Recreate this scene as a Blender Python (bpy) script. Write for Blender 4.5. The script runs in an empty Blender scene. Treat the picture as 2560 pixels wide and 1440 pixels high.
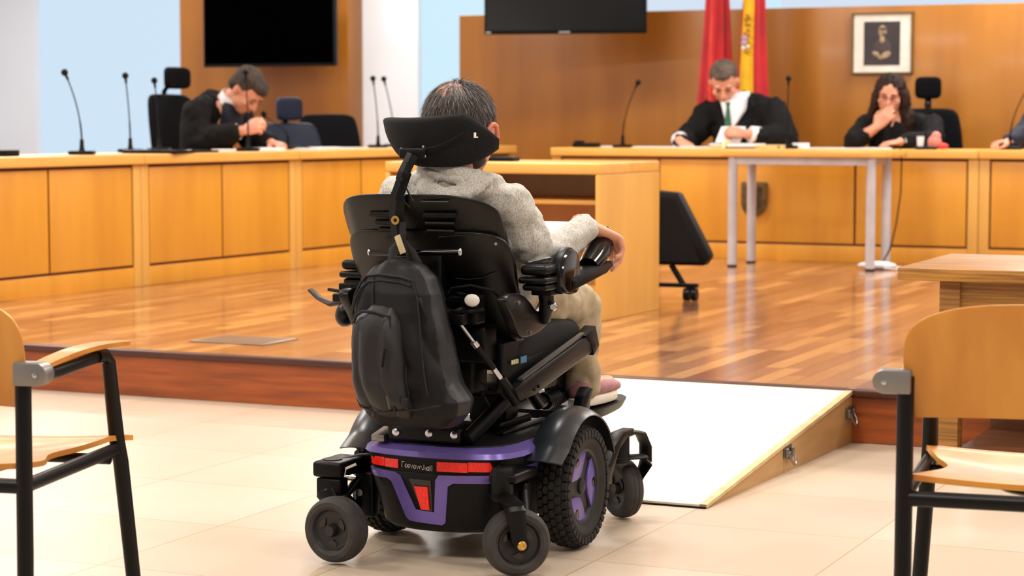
import bpy, bmesh, math, random
from mathutils import Vector as V, Matrix, noise, Euler
random.seed(7)
PI = math.pi
R = math.radians
SC = bpy.context.scene
COL = SC.collection

# ------------------------------------------------------------ camera, light, exposure
PITCH = math.atan(420 / 5200)
cd = bpy.data.cameras.new('camera'); cam = bpy.data.objects.new('camera', cd); COL.objects.link(cam)
cam.location = (0, 0, 1.2); cam.rotation_euler = (PI / 2 - PITCH, 0, 0)
cd.sensor_width = 36; cd.lens = 36 * 5200 / 2560; cd.clip_end = 100
cd.dof.use_dof = True; cd.dof.focus_distance = 5.6; cd.dof.aperture_fstop = 5.0
SC.camera = cam
SC.view_settings.view_transform = 'Standard'; SC.view_settings.look = 'None'
SC.view_settings.gamma = 1; SC.view_settings.exposure = -0.2
w = bpy.data.worlds.new('world'); SC.world = w; w.use_nodes = True
w.node_tree.nodes['Background'].inputs[0].default_value = (1, .97, .92, 1)
w.node_tree.nodes['Background'].inputs[1].default_value = 0.9
CEIL_Z = 3.6
LAMP_POWER = 105
LAMPS = [(-3.2, 3.0), (0, 2.2), (3.2, 2.6), (-3.2, 6.6), (0, 6.4), (3.2, 6.2), (-4, 10.6), (-.4, 10.2), (3.2, 9.8),
         (-4.2, 14.6), (0, 14.2), (4, 13.0), (-4.4, 19.4), (-1.2, 18.6), (3.9, 15.4)]
ROT = R(-24.5)          # the room is turned by this against the viewing direction

# ------------------------------------------------------------ materials
def lin(h):
    if isinstance(h, str):
        h = h.lstrip('#'); c = [int(h[i:i + 2], 16) / 255 for i in (0, 2, 4)]
    else: c = h
    return tuple((x / 12.92 if x <= .04045 else ((x + .055) / 1.055) ** 2.4) for x in c) + (1,)
MATS = {}
def mat(name, col, rough=.5, metal=0, col2=None, scale=8, stretch=(1, 1, 1), bump=0, bscale=None, spec=.5, coat=0, emis=0, detail=3, sheen=0):
    if name in MATS: return MATS[name]
    m = bpy.data.materials.new(name); m.use_nodes = True; MATS[name] = m
    nt = m.node_tree; b = nt.nodes['Principled BSDF']
    b.inputs['Base Color'].default_value = lin(col); b.inputs['Roughness'].default_value = rough
    b.inputs['Metallic'].default_value = metal; b.inputs['Specular IOR Level'].default_value = spec
    b.inputs['Coat Weight'].default_value = coat; b.inputs['Coat Roughness'].default_value = .12
    if sheen: b.inputs['Sheen Weight'].default_value = sheen
    if emis:
        b.inputs['Emission Color'].default_value = lin(col); b.inputs['Emission Strength'].default_value = emis
    tc = nt.nodes.new('ShaderNodeTexCoord'); mp = nt.nodes.new('ShaderNodeMapping')
    nt.links.new(tc.outputs['Object'], mp.inputs['Vector']); mp.inputs['Scale'].default_value = stretch
    n = nt.nodes.new('ShaderNodeTexNoise'); n.inputs['Scale'].default_value = scale; n.inputs['Detail'].default_value = detail
    nt.links.new(mp.outputs[0], n.inputs['Vector'])
    r = nt.nodes.new('ShaderNodeValToRGB'); r.color_ramp.elements[0].position = .35; r.color_ramp.elements[1].position = .65
    c2 = lin(col2) if col2 else tuple(x * .88 for x in lin(col)[:3]) + (1,)
    r.color_ramp.elements[0].color = lin(col); r.color_ramp.elements[1].color = c2
    nt.links.new(n.outputs['Fac'], r.inputs[0]); nt.links.new(r.outputs[0], b.inputs['Base Color'])
    if bump:
        n2 = nt.nodes.new('ShaderNodeTexNoise'); n2.inputs['Scale'].default_value = bscale or scale * 4; n2.inputs['Detail'].default_value = 4
        nt.links.new(tc.outputs['Object'], n2.inputs['Vector'])
        bp = nt.nodes.new('ShaderNodeBump'); bp.inputs['Strength'].default_value = bump; bp.inputs['Distance'].default_value = .01
        nt.links.new(n2.outputs['Fac'], bp.inputs['Height']); nt.links.new(bp.outputs[0], b.inputs['Normal'])
    return m
def planks(name, cols, rot, bw, rh, rough, mortar=(.3, .15, .08), msize=.002, coat=0, noise_s=6, offset=.37, spec=.5, fine=0, loc=(0, 0, 0)):
    m = bpy.data.materials.new(name); m.use_nodes = True; nt = m.node_tree; b = nt.nodes['Principled BSDF']
    tc = nt.nodes.new('ShaderNodeTexCoord'); mp = nt.nodes.new('ShaderNodeMapping'); mp.inputs['Rotation'].default_value = (0, 0, rot); mp.inputs['Location'].default_value = loc
    nt.links.new(tc.outputs['Object'], mp.inputs['Vector'])
    br = nt.nodes.new('ShaderNodeTexBrick'); br.inputs['Scale'].default_value = 1; br.inputs['Brick Width'].default_value = bw
    br.inputs['Row Height'].default_value = rh; br.inputs['Mortar Size'].default_value = msize; br.inputs['Mortar Smooth'].default_value = 0
    br.inputs['Color1'].default_value = (0, 0, 0, 1); br.inputs['Color2'].default_value = (1, 1, 1, 1); br.inputs['Mortar'].default_value = (.5, .5, .5, 1)
    br.inputs['Bias'].default_value = 0; br.offset = offset; br.offset_frequency = 2 if offset == .5 else 3
    nt.links.new(mp.outputs[0], br.inputs['Vector'])
    r = nt.nodes.new('ShaderNodeValToRGB'); e = r.color_ramp.elements
    e[0].color = lin(cols[0]); e[1].color = lin(cols[-1]); 
    for i, c in enumerate(cols[1:-1]): x = e.new((i + 1) / (len(cols) - 1)); x.color = lin(c)
    nt.links.new(br.outputs['Color'], r.inputs[0])
    mp2 = nt.nodes.new('ShaderNodeMapping'); mp2.inputs['Scale'].default_value = (1, 9, 9); nt.links.new(mp.outputs[0], mp2.inputs['Vector'])
    n = nt.nodes.new('ShaderNodeTexNoise'); n.inputs['Scale'].default_value = noise_s; n.inputs['Detail'].default_value = 5; nt.links.new((mp2 if not fine else mp).outputs[0], n.inputs['Vector'])
    mx = nt.nodes.new('ShaderNodeMix'); mx.data_type = 'RGBA'; mx.blend_type = 'MULTIPLY'; mx.inputs[0].default_value = .45 if not fine else fine
    g = nt.nodes.new('ShaderNodeValToRGB'); g.color_ramp.elements[0].position = .3; g.color_ramp.elements[1].position = .7
    g.color_ramp.elements[0].color = (.62, .5, .42, 1) if not fine else (.8, .72, .6, 1); g.color_ramp.elements[1].color = (1, 1, 1, 1)
    nt.links.new(n.outputs['Fac'], g.inputs[0]); nt.links.new(r.outputs[0], mx.inputs[6]); nt.links.new(g.outputs[0], mx.inputs[7])
    m2 = nt.nodes.new('ShaderNodeMix'); m2.data_type = 'RGBA'; m2.inputs[7].default_value = tuple(mortar) + (1,)
    nt.links.new(br.outputs['Fac'], m2.inputs[0]); nt.links.new(mx.outputs[2], m2.inputs[6]); nt.links.new(m2.outputs[2], b.inputs['Base Color'])
    b.inputs['Roughness'].default_value = rough; b.inputs['Coat Weight'].default_value = coat; b.inputs['Coat Roughness'].default_value = .15
    b.inputs['Specular IOR Level'].default_value = spec
    MATS[name] = m; return m
M = {}
M['tile'] = planks('tile', ['#c6b5a1', '#cabba9', '#c1af9a'], -ROT, .6, .6, .34, mortar=(.42, .29, .16), msize=.0026, offset=0, noise_s=2.2, fine=.35, loc=(.317, .212, 0))
M['parquet'] = planks('parquet', ['#865a41', '#996b4e', '#b3825c', '#8c5f45', '#d8a46b', '#9e6f52'], -(R(90) + ROT), .62, .085, .16, mortar=(.14, .055, .025), msize=.0014, coat=.35)
M['riser'] = mat('riser', '#a34f17', .42, col2='#7d380c', scale=2.5, stretch=(1, 1, 14), coat=.1)
M['nosing'] = mat('nosing', '#4c2010', .4, col2='#3a170a', scale=3, stretch=(1, 1, 10))
M['beech'] = mat('beech', '#db9b32', .38, col2='#d08f2c', scale=2.2, stretch=(3.0, 3.0, .35), coat=.1)
M['beech_top'] = mat('beech_top', '#e9b35c', .3, col2='#e0a850', scale=4, stretch=(.5, 4, 4))
M['beech_pale'] = mat('beech_pale', '#e0ac54', .4, col2='#d6a04a', scale=2.2, stretch=(3, 3, .35))
M['gap'] = mat('gap', '#5a1208', .5)
M['panel'] = mat('panel', '#ac701f', .38, col2='#9a6018', scale=1.6, stretch=(2.2, 2.2, .3), coat=.12)
M['panel_dark'] = mat('panel_dark', '#9c6218', .4, col2='#8d5614', scale=1.6, stretch=(2.2, 2.2, .3))
M['white_wall'] = mat('white_wall', '#e4edf6', .7, col2='#e1eaf3', scale=1)
M['ceil'] = mat('ceil', '#e9e4dc', .9, scale=1)
M['glass_blue'] = mat('glass_blue', '#0a0a0a', .4, col2='#0a0a0a', spec=.2)
M['glass_cyan'] = mat('glass_cyan', '#0a0a0a', .4, col2='#0a0a0a', spec=.2)
M['glass_pale'] = mat('glass_pale', '#0a0a0a', .4, col2='#0a0a0a', spec=.2)
for k_, c_, s_ in (('glass_blue', '#cfe5f7', 1.13), ('glass_pale', '#d6e4f5', 1.12), ('glass_cyan', '#cdecfb', 1.16)):
    b_ = M[k_].node_tree.nodes['Principled BSDF']; b_.inputs['Emission Color'].default_value = lin(c_); b_.inputs['Emission Strength'].default_value = s_
M['lamp'] = mat('lamp', '#fff6e6', .5, emis=3)
M['alu'] = mat('alu', '#b9bcc0', .35, .9)
M['black'] = mat('black', '#040405', .42, col2='#070708', spec=.18)
M['black_gloss'] = mat('black_gloss', '#050507', .12, spec=.55)
M['screen'] = mat('screen', '#010102', .3, spec=.0)
M['screen2'] = mat('screen2', '#06070a', .09, spec=.7)
M['black_metal'] = mat('black_metal', '#060607', .4, .1, spec=.22, bump=.1, bscale=300)
M['shell'] = mat('shell', '#080606', .34, col2='#0a0808', spec=.3, scale=20, bump=.05, bscale=400)
M['fender'] = mat('fender', '#2a2f34', .3, col2='#262b30', scale=20)
M['base_black'] = mat('base_black', '#060506', .5, col2='#090809', spec=.22, scale=40, bump=.06, bscale=500)
M['purple'] = mat('purple', '#6c5aa6', .32, .25, col2='#67569f', scale=30)
M['red_refl'] = mat('red_refl', '#f0261a', .25, col2='#d81a12', scale=160, emis=.12)  # the reflectors' glow is put into the material as faint emission
M['tyre'] = mat('tyre', '#181513', .8, col2='#221e1b', scale=30)
M['caster_tyre'] = mat('caster_tyre', '#36322f', .75, col2='#292624', scale=25)
M['hub'] = mat('hub', '#141213', .5, col2='#191617', scale=20)
M['chrome'] = mat('chrome', '#c9ccd0', .2, 1)
M['brass'] = mat('brass', '#c9a75a', .25, 1)
M['steel'] = mat('steel', '#8d8a86', .35, .9)
M['fabric'] = mat('fabric', '#060507', .85, col2='#0b0a0d', spec=.3, scale=60, bump=.15, bscale=700)
M['pack'] = mat('pack', '#131216', .5, col2='#0e0d11', scale=14, bump=.1, bscale=700, spec=.5)
M['pack_dark'] = mat('pack_dark', '#0e0d10', .8, bump=.1, bscale=500)
M['hoodie'] = mat('hoodie', '#c6c2b9', .9, col2='#98938a', scale=300, stretch=(1, 1, .45), detail=6, bump=.2, bscale=300, sheen=.2)
M['trouser'] = mat('trouser', '#b3a285', .85, col2='#a08e72', scale=22, bump=.2, bscale=500)
M['skin'] = mat('skin', '#d79a7c', .5, col2='#c98770', scale=18)
M['skin_ear'] = mat('skin_ear', '#dc8266', .5, col2='#cf7458', scale=30)
M['hair_dark'] = mat('hair_dark', '#1f1713', .6, col2='#352a24', scale=70, stretch=(1, 1, .3))
M['hair_grey'] = mat('hair_grey', '#5c5049', .6, col2='#75695f', scale=60)
M['shoe'] = mat('shoe', '#a9777a', .8, col2='#9c6c70', scale=40, bump=.15, bscale=500)
M['sole'] = mat('sole', '#e6dccd', .6)
M['robe'] = mat('robe', '#050507', .85, col2='#0b0a0d', scale=5, spec=.25)
M['navy'] = mat('navy', '#0c1120', .8, col2='#131a30', scale=6)
M['navy_chair'] = mat('navy_chair', '#05142a', .5, col2='#081c38', scale=6, spec=.3)
M['chair_black'] = mat('chair_black', '#020306', .6, col2='#05070c', scale=6, spec=.1)
M['white_cloth'] = mat('white_cloth', '#eceef2', .7, col2='#e2e4ea', scale=20)
M['green_tie'] = mat('green_tie', '#2f6a55', .6, col2='#275a48', scale=60)
M['hair_man'] = mat('hair_man', '#20170f', .75, col2='#3c2f25', scale=14)
M['hair_judge'] = mat('hair_judge', '#3f3329', .75, col2='#5e5045', scale=14)
M['hair_woman'] = mat('hair_woman', '#170b07', .7, spec=.25, col2='#301b11', scale=12, stretch=(2, 2, .5))
M['feature'] = mat('feature', '#5a352b', .7)
M['lips'] = mat('lips', '#b0665a', .6)
M['paper'] = mat('paper', '#f0f1f5', .7, col2='#e6e8ee', scale=10)
M['manila'] = mat('manila', '#e3c88c', .7)
M['red_cloth'] = mat('red_cloth', '#c4101c', .65, col2='#a80c16', scale=5, sheen=.2)
M['orange_cloth'] = mat('orange_cloth', '#e33a20', .65)
M['yellow_cloth'] = mat('yellow_cloth', '#f2c510', .65, col2='#e0ad0c', scale=6)
M['ply_chair'] = mat('ply_chair', '#cf8d36', .4, col2='#bb7526', scale=3, stretch=(3.5, 3.5, .6), coat=.12)
M['ply_edge'] = mat('ply_edge', '#e7bb78', .45, col2='#d3a05c', scale=60, stretch=(.2, .2, 3))
M['chair_leg'] = mat('chair_leg', '#070506', .4, .0, spec=.25)
M['bracket'] = mat('bracket', '#8d8884', .38, .7)
M['oak'] = mat('oak', '#b07c36', .4, col2='#7f5220', scale=5, stretch=(.7, 10, 22), coat=.1)
M['oak_dark'] = mat('oak_dark', '#6a3d1a', .45, col2='#57300f', scale=4, stretch=(.8, 8, 12))
M['ramp'] = mat('ramp', '#f3e6cb', .5, col2='#efdfbf', scale=1.6, stretch=(1, 9, 9))
M['ramp_side'] = mat('ramp_side', '#c39a66', .5, col2='#b78c58', scale=3, stretch=(1, 1, 6))
M['ramp_edge'] = mat('ramp_edge', '#d8bc90', .5, col2='#cbaa78', scale=20)
M['table_leg'] = mat('table_leg', '#c9c6cc', .35, .15)
M['speaker'] = mat('speaker', '#030202', .55, spec=.2, bump=.1, bscale=600)
M['bronze'] = mat('bronze', '#6b5128', .5, .3, col2='#54401f', scale=30)
M['cream'] = mat('cream', '#f0ece0', .6)
M['portrait'] = mat('portrait', '#3a3238', .5, col2='#2e272c', scale=10)
M['portrait_tone'] = mat('portrait_tone', '#b39a78', .6, col2='#8a7558', scale=25)
M['frame_gold'] = mat('frame_gold', '#6f5426', .4, .3)

# ------------------------------------------------------------ mesh builder
class MB:
    def __init__(s): s.bm = bmesh.new(); s.M = Matrix.Identity(4); s.mi = 0
    def _v(s, p): return s.bm.verts.new(s.M @ V(p))
    def faces(s, pts, fs):
        vs = [s._v(p) for p in pts]
        for f in fs:
            try: fc = s.bm.faces.new([vs[i] for i in f]); fc.material_index = s.mi
            except ValueError: pass
        return s
    def box(s, x0, x1, y0, y1, z0, z1, bev=0):
        p = [(x, y, z) for x in (x0, x1) for y in (y0, y1) for z in (z0, z1)]
        if not bev:
            return s.faces(p, [(0, 1, 3, 2), (4, 6, 7, 5), (0, 4, 5, 1), (2, 3, 7, 6), (0, 2, 6, 4), (1, 5, 7, 3)])
        b = bmesh.new(); vs = [b.verts.new(q) for q in p]
        for f in [(0, 1, 3, 2), (4, 6, 7, 5), (0, 4, 5, 1), (2, 3, 7, 6), (0, 2, 6, 4), (1, 5, 7, 3)]: b.faces.new([vs[i] for i in f])
        bmesh.ops.bevel(b, geom=b.edges[:] + b.verts[:], offset=bev, segments=3, profile=.5, affect='EDGES')
        b.verts.index_update()
        s.faces([tuple(q.co) for q in b.verts], [[q.index for q in f.verts] for f in b.faces]); b.free(); return s
    def prism(s, poly, a, b, axis='x', bev=0):
        """polygon in the plane across axis, extruded from a to b; poly in (y,z), (x,z) or (x,y)"""
        def P(q, t): return (t, q[0], q[1]) if axis == 'x' else ((q[0], t, q[1]) if axis == 'y' else (q[0], q[1], t))
        n = len(poly); bb = bmesh.new()
        lo = [bb.verts.new(P(q, a)) for q in poly]; hi = [bb.verts.new(P(q, b)) for q in poly]
        bb.faces.new(lo); bb.faces.new(hi[::-1])
        for i in range(n): bb.faces.new((lo[i], hi[i], hi[(i + 1) % n], lo[(i + 1) % n]))
        bmesh.ops.recalc_face_normals(bb, faces=bb.faces[:])
        if bev: bmesh.ops.bevel(bb, geom=[e for e in bb.edges if e.calc_face_angle(0) > .5], offset=bev, segments=2, profile=.5, affect='EDGES')
        bb.verts.index_update()
        s.faces([tuple(q.co) for q in bb.verts], [[q.index for q in f.verts] for f in bb.faces]); bb.free(); return s
    def rings(s, rings, cap=True, closed=True, loop=False):
        n = len(rings[0]); vs = [[s._v(p) for p in r] for r in rings]
        def F(l):
            try: f = s.bm.faces.new(l); f.material_index = s.mi
            except ValueError: pass
        m = len(rings)
        for i in range(m if loop else m - 1):
            a, b = vs[i], vs[(i + 1) % m]
            for j in range(n if closed else n - 1):
                k = (j + 1) % n; F([a[j], a[k], b[k], b[j]])
        if cap and not loop: F(vs[0][::-1]); F(vs[-1])
        return s
    def tube(s, pts, r, n=10, side=None, cap=True):
        """swept tube, r = number, list, or list of (r_side, r_other)"""
        pts = [V(p) for p in pts]; m = len(pts)
        if not isinstance(r, (list, tuple)): r = [r] * m
        T = []
        for i in range(m):
            t = pts[min(i + 1, m - 1)] - pts[max(i - 1, 0)]; T.append(t.normalized() if t.length > 1e-9 else V((0, 0, 1)))
        sd = V(side) if side else (V((1, 0, 0)) if abs(T[0].x) < .9 else V((0, 1, 0)))
        rs = []
        for i in range(m):
            a = sd - T[i] * sd.dot(T[i])
            if a.length < 1e-4: a = T[i].orthogonal()
            a.normalize(); b = T[i].cross(a)
            if not side: sd = a
            ra, rb = r[i] if isinstance(r[i], (tuple, list)) else (r[i], r[i])
            rs.append([pts[i] + a * ra * math.cos(2 * PI * j / n) + b * rb * math.sin(2 * PI * j / n) for j in range(n)])
        return s.rings(rs, cap)
    def cyl(s, p0, p1, r, r1=None, n=20): return s.tube([p0, p1], [r, r if r1 is None else r1], n)
    def lathe(s, prof, c=(0, 0, 0), axis=(0, 0, 1), n=32, cap=True):
        """prof = [(radius, height along axis)]"""
        a = V(axis).normalized(); u = a.orthogonal().normalized(); v = a.cross(u); c = V(c)
        return s.rings([[c + a * h + (u * math.cos(2 * PI * j / n) + v * math.sin(2 * PI * j / n)) * max(r, 1e-4) for j in range(n)] for r, h in prof], cap)
    def ell(s, c, r, n=20, rot=None):
        c = V(c); q = Euler(rot).to_matrix() if rot else Matrix.Identity(3); m = n // 2
        rs = []
        for i in range(m + 1):
            f = PI * (i + (.02 if i == 0 else -.02 if i == m else 0)) / m
            rs.append([c + q @ V((r[0] * math.sin(f) * math.cos(2 * PI * j / n), r[1] * math.sin(f) * math.sin(2 * PI * j / n), r[2] * math.cos(f))) for j in range(n)])
        return s.rings(rs)
    def sheet(s, fn, nu, nv, th=0, nrm=None):
        """surface fn(u,v) u,v in 0..1, with thickness th along its normal"""
        P = [[V(fn(i / nu, j / nv)) for j in range(nv + 1)] for i in range(nu + 1)]
        if not th:
            return s.faces([p for r in P for p in r], [(i * (nv + 1) + j, (i + 1) * (nv + 1) + j, (i + 1) * (nv + 1) + j + 1, i * (nv + 1) + j + 1) for i in range(nu) for j in range(nv)])
        N = [[None] * (nv + 1) for _ in range(nu + 1)]
        for i in range(nu + 1):
            for j in range(nv + 1):
                a = P[min(i + 1, nu)][j] - P[max(i - 1, 0)][j]; b = P[i][min(j + 1, nv)] - P[i][max(j - 1, 0)]
                c = a.cross(b); N[i][j] = c.normalized() if c.length > 1e-12 else V((0, 0, 1))
        A = [p for r in P for p in r]; B = [P[i][j] + N[i][j] * th for i in range(nu + 1) for j in range(nv + 1)]
        k = len(A); idx = lambda i, j: i * (nv + 1) + j
        fs = []
        for i in range(nu):
            for j in range(nv):
                q = (idx(i, j), idx(i + 1, j), idx(i + 1, j + 1), idx(i, j + 1)); fs.append(q[::-1]); fs.append(tuple(x + k for x in q))
        bd = [idx(i, 0) for i in range(nu)] + [idx(nu, j) for j in range(nv)] + [idx(i, nv) for i in range(nu, 0, -1)] + [idx(0, j) for j in range(nv, 0, -1)]
        for a, b in zip(bd, bd[1:] + bd[:1]): fs.append((a, b, b + k, a + k))
        return s.faces(A + B, fs)
def pad(mb, z0, z1, hw, yfn, th, p=5, q=.55, n=40, rows=22, xc=0, top_only=False, wfn=None, xfn=None):
    """upholstered pad: rows over the height, outline a superellipse of power p"""
    rs = []
    for i in range(rows + 1):
        b = -math.cos(PI * i / rows) if not top_only else -1 + 2 * math.sin(PI / 2 * i / rows)
        e = max(0, 1 - abs(b) ** p) ** (1 / p) if (b > 0 or not top_only) else 1
        e = max(e, .03); z = (z0 + z1) / 2 + (z1 - z0) / 2 * b; v = (b + 1) / 2
        w_ = hw * e * (wfn(v) if wfn else 1); t_ = th * max(.25, e ** .6) if not top_only else th
        r = []
        for j in range(n):
            a = 2 * PI * j / n; ca, sa = math.cos(a), math.sin(a)
            x = w_ * math.copysign(abs(ca) ** q, ca); r.append((xc + (xfn(v) if xfn else 0) + x, yfn(x, z) + t_ * math.copysign(abs(sa) ** q, sa), z))
        rs.append(r)
    return mb.rings(rs)
def obj(name, mb, mats, parent=None, smooth=True, angle=38, loc=None, rot=None):
    bm = mb.bm; bmesh.ops.recalc_face_normals(bm, faces=bm.faces[:])
    me = bpy.data.meshes.new(name); bm.to_mesh(me); bm.free()
    if not isinstance(mats, (list, tuple)): mats = [mats]
    for m in mats: me.materials.append(M[m] if isinstance(m, str) else m)
    if smooth:
        me.shade_smooth()
        if angle < 180: me.set_sharp_from_angle(angle=R(angle))
    o = bpy.data.objects.new(name, me); COL.objects.link(o)
    if parent is not None: o.parent = parent
    if loc: o.location = loc
    if rot is not None: o.rotation_euler = (0, 0, rot)
    return o
def bake(o, mods):
    for typ, kw in mods:
        md = o.modifiers.new(typ, typ)
        for k, v in kw.items(): setattr(md, k, v)
    dg = bpy.context.evaluated_depsgraph_get(); dg.update()
    me = bpy.data.meshes.new_from_object(o.evaluated_get(dg)); old = o.data; o.modifiers.clear(); o.data = me
    me.materials.clear()
    for m in old.materials: me.materials.append(m)
    me.shade_smooth(); return o
def remesh(o, vox, smooth=3, fac=.5):
    return bake(o, [('REMESH', dict(mode='VOXEL', voxel_size=vox)), ('SMOOTH', dict(iterations=smooth, factor=fac))])
def wrinkle(o, amp, sc, stretch=(1, 1, 1), zmin=-9):
    me = o.data; me.update()
    ns = [v.normal.copy() for v in me.vertices]
    for v, n in zip(me.vertices, ns):
        if v.co.z < zmin: continue
        q = V((v.co.x * sc * stretch[0], v.co.y * sc * stretch[1], v.co.z * sc * stretch[2]))
        f = noise.noise(q) + .5 * noise.noise(q * 2.3)
        v.co += n * amp * f
    me.update()
def folds(o, amp, fx, fz, seed=0, axis=(1, 0)):
    """hanging cloth: long vertical soft folds with sharp valleys"""
    me = o.data; me.update(); ns = [v.normal.copy() for v in me.vertices]
    for v, n in zip(me.vertices, ns):
        h = v.co.x * axis[0] + v.co.y * axis[1]
        a = h * fx + 1.3 * noise.noise(V((h * 4 + seed, v.co.z * fz, seed)))
        r = 1 - abs(math.sin(a * PI)) ** .7
        k = max(0, min(1, .5 + 1.2 * noise.noise(V((h * 6, v.co.z * fz * .9, 5 + seed)))))
        v.co -= n * amp * r * k
    me.update()
def smooth_poly(pts, k=5):
    out = []; n = len(pts)
    for i in range(n):
        p0, p1, p2, p3 = [V((*pts[(i + j - 1) % n], 0)) for j in range(4)]
        for q in range(k):
            f = q / k; f2 = f * f; f3 = f2 * f
            r = .5 * (2 * p1 + (p2 - p0) * f + (2 * p0 - 5 * p1 + 4 * p2 - p3) * f2 + (3 * p1 - p0 - 3 * p2 + p3) * f3)
            out.append((r.x, r.y))
    return out
def tag(o, label, cat, group=None):
    o['label'] = label; o['category'] = cat
    if group: o['group'] = group
    return o
def thing(name, label, cat, loc=(0, 0, 0), rot=0, group=None):
    o = bpy.data.objects.new(name, None); COL.objects.link(o); o.location = loc; o.rotation_euler = (0, 0, rot); o.empty_display_size = .1
    return tag(o, label, cat, group)
def struct(name, mb, m, label=None, loc=None, rot=None, angle=38):
    o = obj(name, mb, m, loc=loc, rot=rot, angle=angle); o['kind'] = 'structure'
    if label: o['label'] = label
    return o
def copy_tree(o, parent=None):
    c = o.copy(); COL.objects.link(c); c.parent = parent
    for ch in [x for x in bpy.data.objects if x.parent == o]: copy_tree(ch, c)
    return c

# ============================================================ THE SETTING
struct('floor', MB().box(-9, 9, -5, 24, -.1, 0), 'tile', 'pale cream stone tile floor')
# wooden stage: front edge runs at the room's angle
SD = (math.cos(R(-24.3)), math.sin(R(-24.3)))
def se(t): return (-.647 + SD[0] * t, 8.57 + SD[1] * t)
m = MB(); a, b = se(-8), se(9)
m.prism([a, b, (9, 24), (-8.5, 24)], 0.002, .2, 'z')
struct('stage_floor', m, 'parquet', 'raised polished hardwood stage floor')
m = MB(); m.box(-8, 9, -.014, .0, 0.002, .172); struct('trim_1', m, 'riser', 'red brown wooden riser of the stage', loc=(-.647, 8.57, 0), rot=R(-24.3))
m = MB(); m.box(-8, 9, -.03, .03, .172, .2015, .006); struct('trim_2', m, 'nosing', 'dark wooden nosing along the stage edge', loc=(-.647, 8.57, 0), rot=R(-24.3))
# back wall with daylit glazing
BW = R(-24.5); bo = (0, 20, 0)
m = MB(); m.box(-10, -5.58, 0, .2, 0, CEIL_Z); m.box(-3.61, -1.01, 0, .2, 0, CEIL_Z); m.box(6.2, 11, 0, .2, 0, CEIL_Z)
struct('wall_back', m, 'white_wall', 'white back wall', loc=bo, rot=BW)
def window(n, x0, x1, gm, ribs):
    o = struct('window_%d' % n, MB().box(x0, x1, .08, .12, .0, CEIL_Z), gm, loc=bo, rot=BW)
    f = MB()
    for x in ribs: f.box(x - .02, x + .02, .04, .08, 0, CEIL_Z)
    if ribs: obj('window_mullion', f, 'alu', o)
window(1, -5.58, -3.61, 'glass_blue', [])
window(2, -1.01, 2.66, 'glass_cyan', [.16])
# white column panel seen against window 2, and the strip of wall above the partition
struct('window_3', MB().box(-.25, 2.52, .0, .06, 2.0, CEIL_Z), 'glass_pale', 'pale frosted glass strip above the wooden partition', loc=bo, rot=BW)
struct('window_4', MB().box(2.66, 6.2, .02, .08, 0, CEIL_Z), 'glass_pale', 'pale frosted glass above the right of the partition', loc=bo, rot=BW)
struct('wall_left', MB().box(-.1, .1, -14, 16, 0, CEIL_Z), 'white_wall', 'white left wall', loc=(-6.6, 9, 0), rot=R(-20) * 0)
struct('wall_right', MB().box(-.1, .1, -14, 16, 0, CEIL_Z), 'white_wall', 'white right wall', loc=(7.2, 9, 0))
struct('wall_rear', MB().box(-9, 9, -.1, .1, 0, CEIL_Z), 'white_wall', 'white wall behind the viewer', loc=(0, -4.5, 0))
struct('ceiling', MB().box(-9, 9, -5, 24, CEIL_Z, CEIL_Z + .1), 'ceil', 'white ceiling')
for i, (x, y) in enumerate(LAMPS):
    t = thing('ceiling_light', 'rectangular white ceiling light panel glowing overhead', 'light', (x, y, CEIL_Z), ROT, 'ceiling light panels')
    f = MB(); f.box(-.64, .64, -.34, .34, -.03, 0, .004); obj('frame', f, 'white_wall', t)
    f = MB(); f.box(-.6, .6, -.3, .3, -.036, -.028); obj('diffuser', f, 'lamp', t)
    ld = bpy.data.lights.new('lamp', 'AREA'); ld.shape = 'RECTANGLE'; ld.size = 1.2; ld.size_y = .6; ld.energy = LAMP_POWER * (1.15 if y > 18 else .85 if y < 4 else 1); ld.color = (1, .965, .92)
    lo = bpy.data.objects.new('lamp', ld); COL.objects.link(lo); lo.parent = t; lo.location = (0, 0, -.05)
# wooden partition behind the judges (px 1145 .. right)
PO = (0, 17.9, 0); PR = R(-24.2)
PD = (math.cos(PR), math.sin(PR))
m = MB()
for x0, x1 in ((-.5, 2.06), (2.066, 4.44), (4.446, 6.9)): m.box(x0, x1, 0, .08, .2, 2.1, .004)
struct('wall_partition', m, 'panel', 'golden wood panelled partition wall', loc=PO, rot=PR)
# wooden column panel carrying the left screen
m = MB(); m.box(-3.56, -1.62, -.3, -.001, .2, CEIL_Z - .002, .004)
struct('wall_panel', m, 'panel_dark', 'golden brown wood wall panel behind the left screen', loc=bo, rot=BW)

# ============================================================ SCREENS, FLAGS, PORTRAIT
t = thing('wall_screen', 'large black flat screen hanging on the wood panel at left', 'screen', (-2.03, 20.45, 0), BW)
def tv(t, w, z0, h, scr):
    m = MB(); m.box(-w / 2, w / 2, -.03, .03, z0, z0 + h, .006); obj('bezel', m, 'black', t)
    m = MB(); m.box(-w / 2 + .018, w / 2 - .018, -.033, -.029, z0 + .03, z0 + h - .018); obj('display', m, scr, t)
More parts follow.
